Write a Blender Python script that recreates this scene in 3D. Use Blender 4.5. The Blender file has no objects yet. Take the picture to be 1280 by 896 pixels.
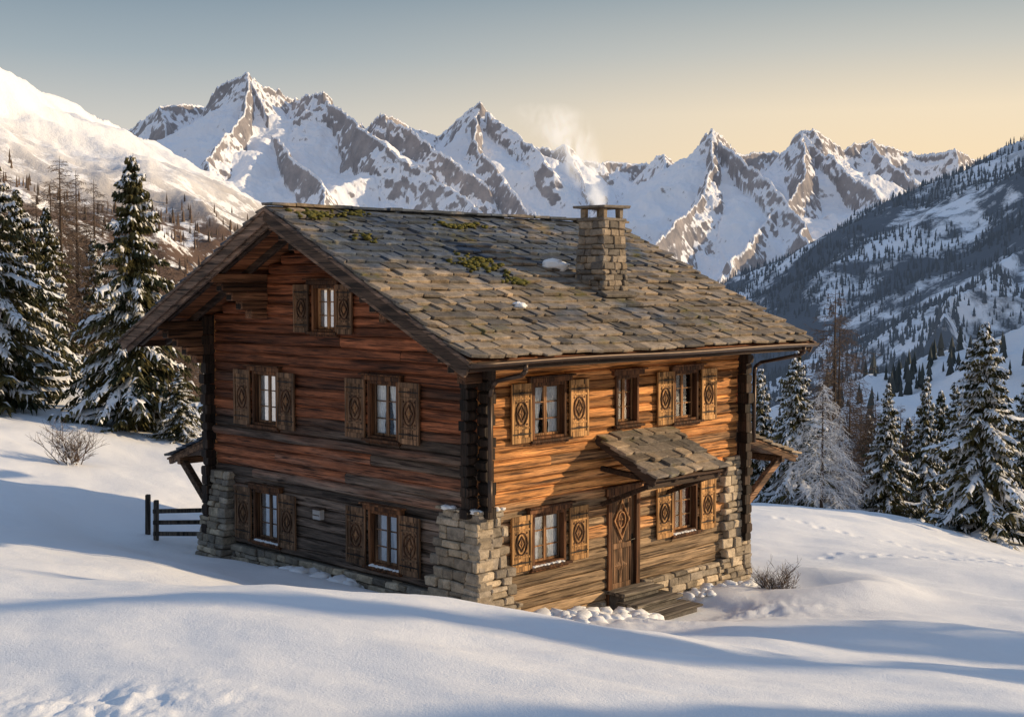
import bpy, bmesh, math, random
import numpy as np
from mathutils import Vector, Matrix
random.seed(7)
R=random.random
def ru(a,b): return a+(b-a)*random.random()
scene=bpy.context.scene
scene.view_settings.view_transform='Standard'
try: scene.view_settings.look='None'
except Exception: pass
scene.view_settings.exposure=0
col=scene.collection
F=1650.0; HY=355.0; CAMZ=6.0

# ---------------------------------------------------------------- noise
_rng=np.random.default_rng(3)
_perm=_rng.permutation(256).astype(np.int64); _perm=np.concatenate([_perm,_perm])
def perlin(x,y,seed=0):
    xi=np.floor(x).astype(np.int64); yi=np.floor(y).astype(np.int64)
    xf=x-xi; yf=y-yi
    u=xf*xf*xf*(xf*(xf*6-15)+10); v=yf*yf*yf*(yf*(yf*6-15)+10)
    def g(ix,iy,dx,dy):
        h=_perm[(_perm[(ix+seed*17)&255]+iy)&255]*(2*math.pi/256)
        return np.cos(h)*dx+np.sin(h)*dy
    a=g(xi,yi,xf,yf); b=g(xi+1,yi,xf-1,yf); c=g(xi,yi+1,xf,yf-1); d=g(xi+1,yi+1,xf-1,yf-1)
    return ((a*(1-u)+b*u)*(1-v)+(c*(1-u)+d*u)*v)*1.4
def fbm(x,y,o=5,seed=0,gain=.5):
    s=0;a=1;n=0
    for i in range(o):
        s=s+a*perlin(x*2**i+i*13.7,y*2**i-i*7.3,seed+i); n+=a; a*=gain
    return s/n
def ridged(x,y,o=5,seed=0,gain=.55):
    s=0;a=1;n=0
    for i in range(o):
        s=s+a*(1-np.abs(perlin(x*2**i+i*13.7,y*2**i-i*7.3,seed+i))*1.6); n+=a; a*=gain
    return s/n

# ---------------------------------------------------------------- mesh builder
class MB:
    def __init__(s): s.v=[];s.f=[];s.m=[];s.t=[]
    def add(s,vs,fs,mat=0,tint=None):
        o=len(s.v)
        if tint is None: tint=R()
        s.v.extend([tuple(v) for v in vs]); s.t.extend([tint]*len(vs))
        for f in fs: s.f.append(tuple(i+o for i in f)); s.m.append(mat)
    def cbox(s,c,h,b=.01,M=None,mat=0,tint=None,jit=0):
        b=min(b,min(h)*.45)
        vs=[];idx={}
        for sx in(-1,1):
            for sy in(-1,1):
                for sz in(-1,1):
                    for a in range(3):
                        p=[sx*(h[0]-b),sy*(h[1]-b),sz*(h[2]-b)]
                        p[a]=(sx,sy,sz)[a]*h[a]
                        idx[(sx,sy,sz,a)]=len(vs); vs.append(p)
        if jit:
            for sx in(-1,1):
                for sy in(-1,1):
                    for sz in(-1,1):
                        j=[ru(-jit,jit) for _ in range(3)]
                        for a in range(3):
                            q=vs[idx[(sx,sy,sz,a)]]
                            for k in range(3): q[k]+=j[k]
        fs=[]
        def key(a,sa,b_,sb,c_,sc,ax):
            k=[0,0,0];k[a]=sa;k[b_]=sb;k[c_]=sc
            return idx[(k[0],k[1],k[2],ax)]
        for a in range(3):
            b2=(a+1)%3;c2=(a+2)%3
            for sa in(-1,1):
                fs.append([key(a,sa,b2,p,c2,q,a) for p,q in((1,1),(1,-1),(-1,-1),(-1,1))])
        for a,b2,c2 in((0,1,2),(1,2,0),(2,0,1)):
            for sa in(-1,1):
                for sb in(-1,1):
                    fs.append([key(a,sa,b2,sb,c2,1,a),key(a,sa,b2,sb,c2,1,b2),key(a,sa,b2,sb,c2,-1,b2),key(a,sa,b2,sb,c2,-1,a)])
        for sx in(-1,1):
            for sy in(-1,1):
                for sz in(-1,1):
                    fs.append([idx[(sx,sy,sz,a)] for a in range(3)])
        c=Vector(c)
        if M is None: out=[(p[0]+c[0],p[1]+c[1],p[2]+c[2]) for p in vs]
        else: out=[M@Vector(p)+c for p in vs]
        s.add(out,fs,mat,tint)
    def beam(s,p0,p1,w,h,b=.012,mat=0,tint=None,up=(0,0,1)):
        p0=Vector(p0);p1=Vector(p1);d=p1-p0;L=d.length;d.normalize()
        upv=Vector(up); sd=d.cross(upv)
        if sd.length<1e-4: sd=d.cross(Vector((1,0,0)))
        sd.normalize(); u=sd.cross(d)
        M=Matrix((d,sd,u)).transposed()
        s.cbox((p0+p1)/2,(L/2,w/2,h/2),b,M,mat,tint)
    def tube(s,p0,p1,r0,r1,n=5,mat=0,tint=None,cap=True):
        p0=Vector(p0);p1=Vector(p1);d=(p1-p0)
        if d.length<1e-6:return
        d.normalize(); a=d.cross(Vector((0,0,1)))
        if a.length<1e-3:a=Vector((1,0,0))
        a.normalize();b=d.cross(a)
        vs=[]
        for p,r in((p0,r0),(p1,r1)):
            for i in range(n):
                t=2*math.pi*i/n; vs.append(p+(a*math.cos(t)+b*math.sin(t))*r)
        fs=[(i,(i+1)%n,n+(i+1)%n,n+i) for i in range(n)]
        if cap: fs+= [tuple(range(n)),tuple(range(n,2*n))]
        s.add(vs,fs,mat,tint)
    def path(s,pts,r,n=8,mat=0,tint=.5):
        for a,b in zip(pts[:-1],pts[1:]): s.tube(a,b,r,r,n,mat,tint)

def finish(ob,parent,label,category,kind,group):
    col.objects.link(ob)
    if parent is not None: ob.parent=parent
    if label: ob["label"]=label
    if category: ob["category"]=category
    if kind: ob["kind"]=kind
    if group: ob["group"]=group
    return ob
def build(name,mb,mats,parent=None,smooth=False,recalc=True,label=None,category=None,kind=None,group=None):
    me=bpy.data.meshes.new(name)
    me.from_pydata(mb.v,[],mb.f)
    for m in (mats if isinstance(mats,(list,tuple)) else [mats]): me.materials.append(m)
    me.polygons.foreach_set('material_index',mb.m)
    at=me.attributes.new('tint','FLOAT','POINT'); at.data.foreach_set('value',mb.t)
    if recalc:
        bm=bmesh.new();bm.from_mesh(me);bmesh.ops.recalc_face_normals(bm,faces=bm.faces);bm.to_mesh(me);bm.free()
    if smooth: me.polygons.foreach_set('use_smooth',[True]*len(me.polygons))
    me.update()
    return finish(bpy.data.objects.new(name,me),parent,label,category,kind,group)
def empty(name,loc,rot=0,parent=None,label=None,category=None,kind=None,group=None):
    ob=bpy.data.objects.new(name,None); ob.location=loc; ob.rotation_euler=(0,0,rot)
    return finish(ob,parent,label,category,kind,group)
def grid_mesh(name,X,Y,Z,mat,**kw):
    nr,nc=X.shape
    me=bpy.data.meshes.new(name)
    co=np.stack([X,Y,Z],-1).reshape(-1,3).astype(np.float32)
    i=np.arange((nr-1)*(nc-1)); r=i//(nc-1); c=i%(nc-1); a=r*nc+c
    q=np.stack([a,a+1,a+nc+1,a+nc],-1).astype(np.int32)
    me.vertices.add(len(co)); me.vertices.foreach_set('co',co.ravel())
    me.loops.add(q.size); me.loops.foreach_set('vertex_index',q.ravel())
    me.polygons.add(len(q)); me.polygons.foreach_set('loop_start',np.arange(0,q.size,4,dtype=np.int32))
    me.polygons.foreach_set('loop_total',np.full(len(q),4,dtype=np.int32))
    me.polygons.foreach_set('use_smooth',np.ones(len(q),dtype=bool))
    me.update(calc_edges=True); me.validate()
    me.materials.append(mat)
    return finish(bpy.data.objects.new(name,me),None,kw.get('label'),kw.get('category'),kw.get('kind'),None)

# ---------------------------------------------------------------- materials
class NT:
    def __init__(s,name):
        s.mat=bpy.data.materials.new(name); s.mat.use_nodes=True; s.nt=s.mat.node_tree
        s.b=s.nt.nodes['Principled BSDF']
    def n(s,t,**k):
        nd=s.nt.nodes.new(t)
        for a,b in k.items(): setattr(nd,a,b)
        return nd
    def l(s,a,b): s.nt.links.new(a,b)
    def inp(s,sock,v):
        if isinstance(v,bpy.types.NodeSocket): s.l(v,sock)
        else: sock.default_value=v
    def coord(s,scale=(1,1,1),off=None):
        tc=s.n('ShaderNodeTexCoord'); mp=s.n('ShaderNodeMapping'); s.l(tc.outputs['Object'],mp.inputs[0])
        mp.inputs['Scale'].default_value=scale
        if off is not None: s.inp(mp.inputs['Location'],off)
        return mp.outputs[0]
    def noise(s,vec,scale,detail=5,rough=.55):
        nd=s.n('ShaderNodeTexNoise'); s.l(vec,nd.inputs['Vector']); nd.inputs['Scale'].default_value=scale
        nd.inputs['Detail'].default_value=detail; nd.inputs['Roughness'].default_value=rough
        return nd.outputs['Fac']
    def ramp(s,fac,stops):
        nd=s.n('ShaderNodeValToRGB'); s.l(fac,nd.inputs[0]); e=nd.color_ramp.elements
        e[0].position=stops[0][0]; e[0].color=(*stops[0][1],1)
        e[1].position=stops[-1][0]; e[1].color=(*stops[-1][1],1)
        for p,c in stops[1:-1]:
            x=e.new(p); x.color=(*c,1)
        return nd.outputs[0]
    def mix(s,f,a,b,mode='MIX'):
        nd=s.n('ShaderNodeMix',data_type='RGBA',blend_type=mode)
        s.inp(nd.inputs[0],f); 
        for sock,v in((nd.inputs[6],a),(nd.inputs[7],b)):
            if isinstance(v,tuple): sock.default_value=(*v,1)
            else: s.l(v,sock)
        return nd.outputs[2]
    def math(s,op,a,b=0.,c=None,clamp=False):
        nd=s.n('ShaderNodeMath',operation=op); nd.use_clamp=clamp
        s.inp(nd.inputs[0],a); s.inp(nd.inputs[1],b)
        if c is not None: s.inp(nd.inputs[2],c)
        return nd.outputs[0]
    def mr(s,v,a,b,c=0.,d=1.,smooth=False):
        nd=s.n('ShaderNodeMapRange'); nd.clamp=True
        if smooth: nd.interpolation_type='SMOOTHSTEP'
        s.inp(nd.inputs[0],v)
        for i,x in enumerate((a,b,c,d)): nd.inputs[i+1].default_value=x
        return nd.outputs[0]
    def attr(s,name='tint'):
        nd=s.n('ShaderNodeAttribute'); nd.attribute_name=name; return nd.outputs['Fac']
    def bump(s,h,st=.4,dist=.02,prev=None):
        nd=s.n('ShaderNodeBump'); s.l(h,nd.inputs['Height']); nd.inputs['Strength'].default_value=st; nd.inputs['Distance'].default_value=dist
        if prev is not None: s.l(prev,nd.inputs['Normal'])
        return nd.outputs[0]
    def out(s,colr,rough=.8,normal=None,spec=.3):
        if isinstance(colr,tuple): s.b.inputs['Base Color'].default_value=(*colr,1)
        else: s.l(colr,s.b.inputs['Base Color'])
        s.inp(s.b.inputs['Roughness'],rough)
        s.b.inputs['Specular IOR Level'].default_value=spec
        if normal is not None: s.l(normal,s.b.inputs['Normal'])
        return s.mat

def wood(name,axis,dark,light,weather=None,z0=0,z1=1,tr=(.42,1.4),bumpd=.02,stain=.36):
    m=NT(name); t=m.attr()
    sc=[16,16,16]; sc[axis]=.7
    off=m.n('ShaderNodeCombineXYZ'); k=m.math('MULTIPLY',t,37.)
    for i in range(3): m.l(k,off.inputs[i])
    v=m.coord(tuple(sc),off.outputs[0]); g=m.noise(v,1.,5,.75)
    c=m.ramp(g,[(.32,dark),(.56,light),(.76,tuple(min(1,x*1.4) for x in light))])
    if weather:
        tc=m.n('ShaderNodeTexCoord'); sp=m.n('ShaderNodeSeparateXYZ'); m.l(tc.outputs['Object'],sp.inputs[0])
        scw=[1.,1.,4.]; scw[axis]=.45
        nb=m.noise(m.coord(tuple(scw)),1.,3)
        zz=m.math('ADD',sp.outputs[2],m.math('MULTIPLY',m.math('SUBTRACT',nb,.5),1.8))
        zz=m.math('ADD',zz,m.math('MULTIPLY',m.math('SUBTRACT',t,.5),1.9))
        f=m.mr(zz,z0,z1,.94,.06,True)
        wc=m.ramp(g,[(.3,tuple(x*.30 for x in weather)),(.58,weather),(.8,tuple(x*1.45 for x in weather))])
        c=m.mix(f,c,wc)
    sc3=[6.,6.,6.]; sc3[axis]=.55
    s1=m.noise(m.coord(tuple(sc3)),1.,5,.65)
    st=m.mr(s1,.38,.60,stain,1.15)
    br=m.math('MULTIPLY',m.mr(t,0,1,tr[0],tr[1]),st)
    cc=m.n('ShaderNodeCombineColor'); 
    for i in range(3): m.l(br,cc.inputs[i])
    c=m.mix(1.,c,cc.outputs[0],'MULTIPLY')
    sc2=[34,34,34]; sc2[axis]=1.1
    cr=m.noise(m.coord(tuple(sc2),off.outputs[0]),1.,3,.5)
    c=m.mix(m.mr(cr,.35,.45,.9,0.),c,tuple(x*.15 for x in dark))
    return m.out(c,.72,m.bump(m.math('ADD',g,cr),1.,bumpd),.25)

def stone(name,c1,c2,sc=6,moss=0,dirt=.5,bd=.02,cool=None):
    m=NT(name); t=m.attr(); v=m.coord()
    n1=m.noise(v,sc,6,.68); n2=m.noise(v,sc*7,3,.7)
    c=m.mix(t,c1,c2)
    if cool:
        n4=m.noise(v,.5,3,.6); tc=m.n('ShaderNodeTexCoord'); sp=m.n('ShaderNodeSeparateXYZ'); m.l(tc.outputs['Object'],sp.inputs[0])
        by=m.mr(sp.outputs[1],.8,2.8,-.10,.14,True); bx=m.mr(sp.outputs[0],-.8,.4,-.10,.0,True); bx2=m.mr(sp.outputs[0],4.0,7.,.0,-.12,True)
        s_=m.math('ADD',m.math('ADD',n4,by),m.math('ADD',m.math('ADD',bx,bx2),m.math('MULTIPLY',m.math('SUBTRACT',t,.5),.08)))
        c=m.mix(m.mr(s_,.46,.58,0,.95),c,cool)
    br=m.math('MULTIPLY',m.mr(n1,.3,.7,1-dirt,1.3),m.mr(n2,.3,.7,.75,1.2))
    br=m.math('MULTIPLY',br,m.mr(m.math('FRACT',m.math('MULTIPLY',t,7.3)),0,1,.55,1.25))
    cc=m.n('ShaderNodeCombineColor')
    for i in range(3): m.l(br,cc.inputs[i])
    c=m.mix(1.,c,cc.outputs[0],'MULTIPLY')
    if moss:
        n3=m.noise(v,.9,4,.6)
        f=m.math('MULTIPLY',m.mr(n3,.57,.65,0,1),m.mr(n1,.42,.56,0,1))
        c=m.mix(m.math('MULTIPLY',f,moss),c,(.11,.10,.025))
        f2=m.mr(m.noise(v,4.3,5,.6),.6,.7,0,.35); c=m.mix(f2,c,(.38,.35,.29))
    return m.out(c,.85,m.bump(m.math('ADD',n1,m.math('MULTIPLY',n2,.4)),.9,bd),.25)

def snowmat(name,sc=1.,col_=(.88,.885,.90)):
    m=NT(name); v=m.coord()
    n1=m.noise(v,3*sc,5,.6); n2=m.noise(v,34*sc,4,.75); n3=m.noise(v,.25*sc,2,.5)
    c=m.mix(m.mr(n3,.3,.7,0,1),tuple(x*.97 for x in col_),col_)
    nb=m.bump(n1,.28,.06/sc); nb=m.bump(n2,.7,.016/sc,nb)
    return m.out(c,.55,nb,.35)

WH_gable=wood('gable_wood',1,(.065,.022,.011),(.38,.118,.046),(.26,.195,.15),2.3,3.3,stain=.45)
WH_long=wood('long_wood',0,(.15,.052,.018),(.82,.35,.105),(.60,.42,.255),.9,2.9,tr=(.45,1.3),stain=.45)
WH_end=wood('end_wood',2,(.012,.008,.006),(.045,.027,.018))
W_dark=wood('dark_timber_x',0,(.03,.017,.011),(.11,.062,.038))
W_purl=wood('purlin_timber',0,(.05,.025,.015),(.24,.115,.06))
W_darky=wood('dark_timber_y',1,(.05,.032,.023),(.18,.115,.08))
W_soffit=wood('soffit_wood',0,(.10,.035,.016),(.36,.14,.06))
W_lean=wood('lean_to_wood',0,(.07,.035,.02),(.28,.15,.08))
W_vert=wood('frame_wood',2,(.06,.024,.011),(.21,.09,.038))
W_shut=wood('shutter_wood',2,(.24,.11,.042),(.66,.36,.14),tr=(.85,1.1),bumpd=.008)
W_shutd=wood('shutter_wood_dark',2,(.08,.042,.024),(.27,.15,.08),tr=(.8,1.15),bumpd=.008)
W_carv=wood('carving_wood',2,(.05,.02,.011),(.15,.068,.032))
W_carv2=wood('carving_relief',2,(.25,.11,.04),(.46,.24,.11))
W_door=wood('door_wood',2,(.07,.035,.018),(.26,.145,.078))
W_fence=wood('fence_wood',2,(.05,.04,.033),(.17,.135,.105))
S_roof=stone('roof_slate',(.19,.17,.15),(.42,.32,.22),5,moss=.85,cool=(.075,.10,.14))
S_wall=stone('wall_stone',(.30,.255,.205),(.58,.46,.32),5)
S_chim=stone('chimney_stone',(.20,.18,.16),(.38,.29,.20),7)
S_mort=stone('mortar',(.18,.155,.13),(.22,.19,.15),9)
SNOW=snowmat('snow_lumps',1.)
m=NT('moss'); MOSS=m.out(m.mix(m.noise(m.coord(),18,4),(.04,.045,.008),(.17,.15,.035)),.95,m.bump(m.noise(m.coord(),40,3),.8,.02))
m=NT('metal_gutter'); METAL=m.out(m.mix(m.noise(m.coord(),6,4),(.05,.035,.028),(.12,.085,.065)),.45); m.b.inputs['Metallic'].default_value=.6
m=NT('iron'); IRON=m.out(m.mix(m.noise(m.coord(),20,4),(.012,.012,.012),(.04,.035,.03)),.5); m.b.inputs['Metallic'].default_value=.7
m=NT('lace_curtain'); cv=m.noise(m.coord((60,60,12)),1.,3); CURT=m.out(m.mix(m.mr(cv,.4,.6),(.62,.62,.62),(.88,.88,.87)),.9)
m=NT('red_curtain'); CURTR=m.out(m.mix(m.mr(m.noise(m.coord((60,60,12)),1.,3),.4,.6),(.16,.05,.03),(.3,.1,.05)),.9)
m=NT('dark_interior'); DARKI=m.out(m.mix(m.noise(m.coord(),3,2),(.012,.01,.008),(.03,.022,.016)),.9)
m=NT('window_glass')
tr=m.n('ShaderNodeBsdfTransparent'); tr.inputs[0].default_value=(.92,.95,.97,1); gl=m.n('ShaderNodeBsdfGlossy'); gl.inputs['Roughness'].default_value=.04
nb=m.bump(m.noise(m.coord(),5,2),.08,.02); m.l(nb,gl.inputs['Normal'])
lw=m.n('ShaderNodeLayerWeight'); lw.inputs[0].default_value=.3; mx=m.n('ShaderNodeMixShader')
m.l(m.mr(lw.outputs['Fresnel'],0,1,.08,.7),mx.inputs[0]); m.l(tr.outputs[0],mx.inputs[1]); m.l(gl.outputs[0],mx.inputs[2])
m.l(mx.outputs[0],m.nt.nodes['Material Output'].inputs[0]); GLASS=m.mat

# ---------------------------------------------------------------- house frame
CX,CY=-.6,23.0; ANG=math.radians(45.4); CA,SA=math.cos(ANG),math.sin(ANG)
LU=8.05; LV=8.5
def hw(x,y):
    return (CX+CA*x-SA*y, CY+SA*x+CA*y)
house=empty('chalet',(CX,CY,0),ANG,label='two-storey weathered log chalet with stone slab roof and carved shutters',category='house')
def FG(u,n,z): return (-n,u,z)
def FD(u,n,z): return (u,-n,z)
def FB(u,n,z): return (LU+n,u,z)
def FL(u,n,z): return (u,LV+n,z)
def fbox(mb,Fr,u0,u1,n0,n1,z0,z1,b=.01,mat=0,tint=None,jit=0):
    p=Fr(u0,n0,z0);q=Fr(u1,n1,z1)
    c=[(a+b_)/2 for a,b_ in zip(p,q)];h=[abs(a-b_)/2 for a,b_ in zip(p,q)]
    mb.cbox(c,h,b,None,mat,tint,jit)
def flog(mb,Fr,u0,u1,z0,z1,th=.22,off=0,tint=None,mat=0,endmat=1):
    L=u1-u0
    if L<.03 or z1-z0<.015: return
    n=max(1,int(L/.35)); h=z1-z0; cbv=min(.038,h*.3); cbn=.040
    prof=[(0,cbv),(-cbn,0),(-th,0),(-th,h),(-cbn,h),(0,h-cbv)]
    ph=R()*6; a=ru(.003,.014)
    vs=[];k=len(prof)
    for i in range(n+1):
        u=u0+L*i/n; dn=off+a*math.sin(u*1.7+ph)+ru(-.007,.007); dz=.006*math.sin(u*2.3+ph)
        for (pn,pz) in prof:
            vs.append(Fr(u,pn+dn+ru(-.003,.003),z0+pz+dz))
    fs=[]
    for i in range(n):
        for j in range(k):
            fs.append((i*k+j,i*k+(j+1)%k,(i+1)*k+(j+1)%k,(i+1)*k+j))
    t=R() if tint is None else tint
    mb.add(vs,fs,mat,t)
    o=len(mb.v)-len(vs)
    mb.f.append(tuple(o+j for j in range(k))); mb.m.append(endmat)
    mb.f.append(tuple(o+n*k+j for j in range(k))); mb.m.append(endmat)

RZ=7.51; TA=.48
def logwall(Fr,zs,ub,ue,openings,mats,name,gable=False,proud=(),piers=None):
    mb=MB(); z=zs; i=0
    ztop=7.3 if gable else 5.32
    while z<ztop:
        h=ru(.17,.24); z1=min(z+h,ztop+.02)
        a,b=ub,ue
        ea=(.25 if i%2 else .21)+ru(-.02,.02); eb=(.26 if i%2 else .22)+ru(-.02,.02)
        off=ru(-.018,.018)+(.05 if any(abs(z-p)<.11 for p in proud) else 0)
        low=piers and z<piers[2]
        if low: a=piers[0]; b=piers[1]
        if gable:
            half=(7.24-(z+.10))/TA
            a=max(a,4.25-half); b=min(b,4.25+half)
            if b-a<.2: break
        if not low:
            if a==ub: flog(mb,Fr,a-ea,a-.004,z+.002,z1-.006,.20,off-.003,None,1,1); 
            if b==ue: flog(mb,Fr,b+.004,b+eb,z+.002,z1-.006,.20,off-.003,None,1,1)
        cuts=[o for o in openings if o[2]<z1-.004 and o[3]>z+.004]
        cuts.sort()
        cur=a; t=R()
        for (u0,u1,o0,o1) in cuts:
            flog(mb,Fr,cur,u0,z,z1-.004,.22,off,t)
            if o0>z+.02: flog(mb,Fr,u0,u1,z,o0-.003,.22,off,t)
            if o1<z1-.02: flog(mb,Fr,u0,u1,o1,z1-.003,.22,off,t)
            cur=u1; t=min(1,max(0,t+ru(-.2,.2)))
        if b-cur>4 and R()<.6:
            jx=cur+ru(1.5,b-cur-1.5); flog(mb,Fr,cur,jx,z,z1-.004,.22,off,t); flog(mb,Fr,jx+.004,b,z,z1-.004,.22,off+ru(-.008,.008),R())
        else: flog(mb,Fr,cur,b,z,z1-.004,.22,off,t)
        z=z1; i+=1
    return build(name,mb,mats,house)

winG=[(2.1,3.0,3.08,4.18),(5.93,6.83,3.05,4.18),(2.1,3.0,.63,1.70),(5.93,6.83,.60,1.68),(3.96,4.74,5.06,5.98)]
winD=[(1.36,2.28,3.16,4.2),(3.72,4.42,3.25,4.22),(5.55,6.38,3.18,4.22),(1.36,2.28,.82,1.80),(5.55,6.38,.86,1.86)]
doorO=(3.52,4.42,-.1,1.96)
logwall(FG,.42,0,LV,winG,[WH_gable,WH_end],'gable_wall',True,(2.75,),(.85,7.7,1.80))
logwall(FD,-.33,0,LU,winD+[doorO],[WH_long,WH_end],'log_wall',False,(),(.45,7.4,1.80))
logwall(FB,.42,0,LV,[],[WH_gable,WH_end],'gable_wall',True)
logwall(FL,.31,0,LU,[],[WH_long,WH_end],'log_wall')

for zf,tf in((2.4,.08),(4.9,.06),(0.,.2)):
    mb=MB(); mb.cbox((LU/2,LV/2,zf),(LU/2-.3,LV/2-.3,tf),tint=.5); build('floor',mb,[DARKI],house)

# ---------------------------------------------------------------- stone work
def stonerun(mb,Fr,u0,u1,z0,z1,nf,depth=.22,hmin=.13,hmax=.26,wmin=.2,wmax=.5,ustart=None,uend=None):
    z=z0;i=0
    while z<z1-.04:
        h=ru(hmin,hmax)
        if z+h>z1-.07: h=z1-z
        nn=nf(z+h/2); u=u0 if ustart is None else ustart(z+h/2,i); ue=u1 if uend is None else uend(z+h/2,i)
        while u<ue-.03:
            w=ru(wmin,wmax)
            if u+w>ue-.12: w=ue-u
            pr=ru(-.018,.03); dz=ru(-.010,.010)
            if h>.19 and R()<.3:
                hh=h*ru(.4,.6)
                fbox(mb,Fr,u+.004,u+w-.004,nn-depth,nn+pr,z+.004+dz,z+hh-.003,ru(.012,.024),0,R(),.012)
                fbox(mb,Fr,u+.004,u+w-.004,nn-depth,nn+ru(-.018,.03),z+hh+.003,z+h-.004,ru(.012,.024),0,R(),.012)
            else: fbox(mb,Fr,u+.004,u+w-.004,nn-depth,nn+pr,z+.004+dz,z+h-.004+dz*.5,ru(.014,.03),0,R(),.016)
            u+=w
        z+=h;i+=1
mb=MB()
def nf(z): return .12+.28*max(0,(1.95-z)/2.2)**1.4
stonerun(mb,FG,0,1.02,-.9,1.97,nf,.40,.12,.27,.14,.5,ustart=lambda z,i:-nf(z),uend=lambda z,i:.88+.24*max(0,(1.95-z)/2.)+(.09 if i%2 else -.06))
stonerun(mb,FD,0,.62,-.9,1.97,nf,.40,.12,.27,.16,.45,ustart=lambda z,i:-nf(z)+.02,uend=lambda z,i:.46+.30*max(0,(1.95-z)/2.)+(.09 if i%2 else -.06))
fbox(mb,FG,-.1,.93,-.3,.09,-1,1.9,.01,1,.5); fbox(mb,FD,-.1,.50,-.3,.088,-1,1.88,.01,1,.5)
for i in range(4): fbox(mb,FG,-.15+.28*i,.12+.28*i,-.15,.15,1.972,2.02,.02,0,R(),.012)
for i in range(2): fbox(mb,FD,.02+.26*i,.26+.26*i,-.15,.15,1.972,2.02,.02,0,R(),.012)
build('stone_pier',mb,[S_wall,S_mort],house)
mb=MB()
stonerun(mb,FG,7.62,8.62,-.9,1.95,nf,.34,.11,.22,.18,.42); stonerun(mb,FL,-.1,.9,-.9,1.95,nf,.3)
fbox(mb,FG,7.66,8.56,-.3,.07,-1,1.9,.01,1,.5)
build('stone_pier',mb,[S_wall,S_mort],house)
mb=MB()
stonerun(mb,FD,7.30,8.18,-1.4,2.28,lambda z:.08+.10*max(0,(2.2-z)/3),.3,.11,.22,.18,.4,uend=lambda z,i:8.2,ustart=lambda z,i:7.28-.10*max(0,(1.-z))+(.07 if i%2 else -.05)); stonerun(mb,FB,-.1,.9,-1.4,2.28,lambda z:.12,.3)
fbox(mb,FD,7.35,8.12,-.3,.05,-1.4,2.24,.01,1,.5)
build('stone_pier',mb,[S_wall,S_mort],house)
mb=MB()
stonerun(mb,FG,.98,7.64,-.8,.40,lambda z:.07,.25,.10,.20,.18,.55)
fbox(mb,FG,.9,7.7,-.28,.03,-.9,.40,.01,1,.5)
stonerun(mb,FD,4.56,7.34,-1.3,.07,lambda z:.10,.25,.12,.22,.2,.55)
stonerun(mb,FD,.60,3.42,-1.3,-.18,lambda z:.07,.25,.14,.25,.25,.6)
fbox(mb,FD,.5,7.5,-.28,.02,-1.3,-.34,.01,1,.5)
stonerun(mb,FB,.9,8.5,-1.6,.42,lambda z:.06,.25,.14,.25,.3,.7); stonerun(mb,FL,.9,8.0,-1.3,.33,lambda z:.06,.25,.14,.25,.3,.7)
build('foundation',mb,[S_wall,S_mort],house)

# ---------------------------------------------------------------- windows
def sub(name,mb,mats,par,smooth=False,label=None): return build(name,mb,mats,par,smooth,label=label)
def ring(mb,Fr,cu,cz,a,b,n0,n1,w,mat,seg=14,tint=.5):
    vs=[];fs=[]
    for i in range(seg):
        t=2*math.pi*i/seg
        for rr,nn in((0,n0),(0,n1),(w,n1),(w,n0)):
            vs.append(Fr(cu+math.cos(t)*(a-rr),nn,cz+math.sin(t)*(b-rr*(1.6 if seg==4 else 1))))
    for i in range(seg):
        j=(i+1)%seg
        for k in range(3): fs.append((i*4+k,i*4+k+1,j*4+k+1,j*4+k))
    mb.add(vs,fs,mat,tint)
def diamond(mb,Fr,cu,cz,a,b,n0,n1,mat,tint=.5,pinch=.45):
    vs=[Fr(cu,n1,cz)]+[Fr(cu+a*math.cos(t),n0,cz+b*math.sin(t)) for t in[i*math.pi/4 for i in range(8)]]
    for i in range(8):
        if i%2: 
            t=i*math.pi/4; vs[i+1]=Fr(cu+a*pinch*math.cos(t),n0,cz+b*pinch*math.sin(t))
    mb.add(vs,[(0,i+1,(i+1)%8+1) for i in range(8)],mat,tint)
def shutter(par,Fr,u0,u1,z0,z1,dark=False):
    mb=MB(); w=u1-u0;h=z1-z0
    n=3
    for i in range(n): fbox(mb,Fr,u0+w*i/n+.002,u0+w*(i+1)/n-.002,.035,.06,z0,z1,.004,0)
    fr=.05
    fbox(mb,Fr,u0-.005,u0+fr,.058,.084,z0-.01,z1+.01,.006); fbox(mb,Fr,u1-fr,u1+.005,.058,.084,z0-.01,z1+.01,.006)
    for zc in(z0+.04,z1-.04): fbox(mb,Fr,u0+fr+.002,u1-fr-.002,.058,.081,zc-.05,zc+.05,.006)
    for zc in(z0+h*.25,z1-h*.25): fbox(mb,Fr,u0+fr+.002,u1-fr-.002,.058,.079,zc-.018,zc+.018,.006)
    cu=(u0+u1)/2;cz=(z0+z1)/2
    ring(mb,Fr,cu,cz,w*.30,h*.215,.060,.082,.022,1,12)
    ring(mb,Fr,cu,cz,w*.20,h*.15,.060,.080,.020,1,4)
    diamond(mb,Fr,cu,cz,w*.10,h*.085,.061,.088,2,.5,.5)
    for sx_ in(-1,1):
        for sz_ in(-1,1): diamond(mb,Fr,cu+sx_*w*.27,cz+sz_*h*.19,w*.07,h*.03,.060,.075,1,.5,.6)
    for sgn in(-1,1):
        zc=cz+sgn*h*.345
        diamond(mb,Fr,cu,zc,w*.26,h*.032,.060,.078,1,.5,.6)
    for zc in(z0+h*.15,z1-h*.15): fbox(mb,Fr,u0+.01,u1-.03,.085,.090,zc-.011,zc+.011,.002,3,.5)
    sub('shutter',mb,[W_shutd if dark else W_shut,W_carv,W_carv2,IRON],par)
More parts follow.
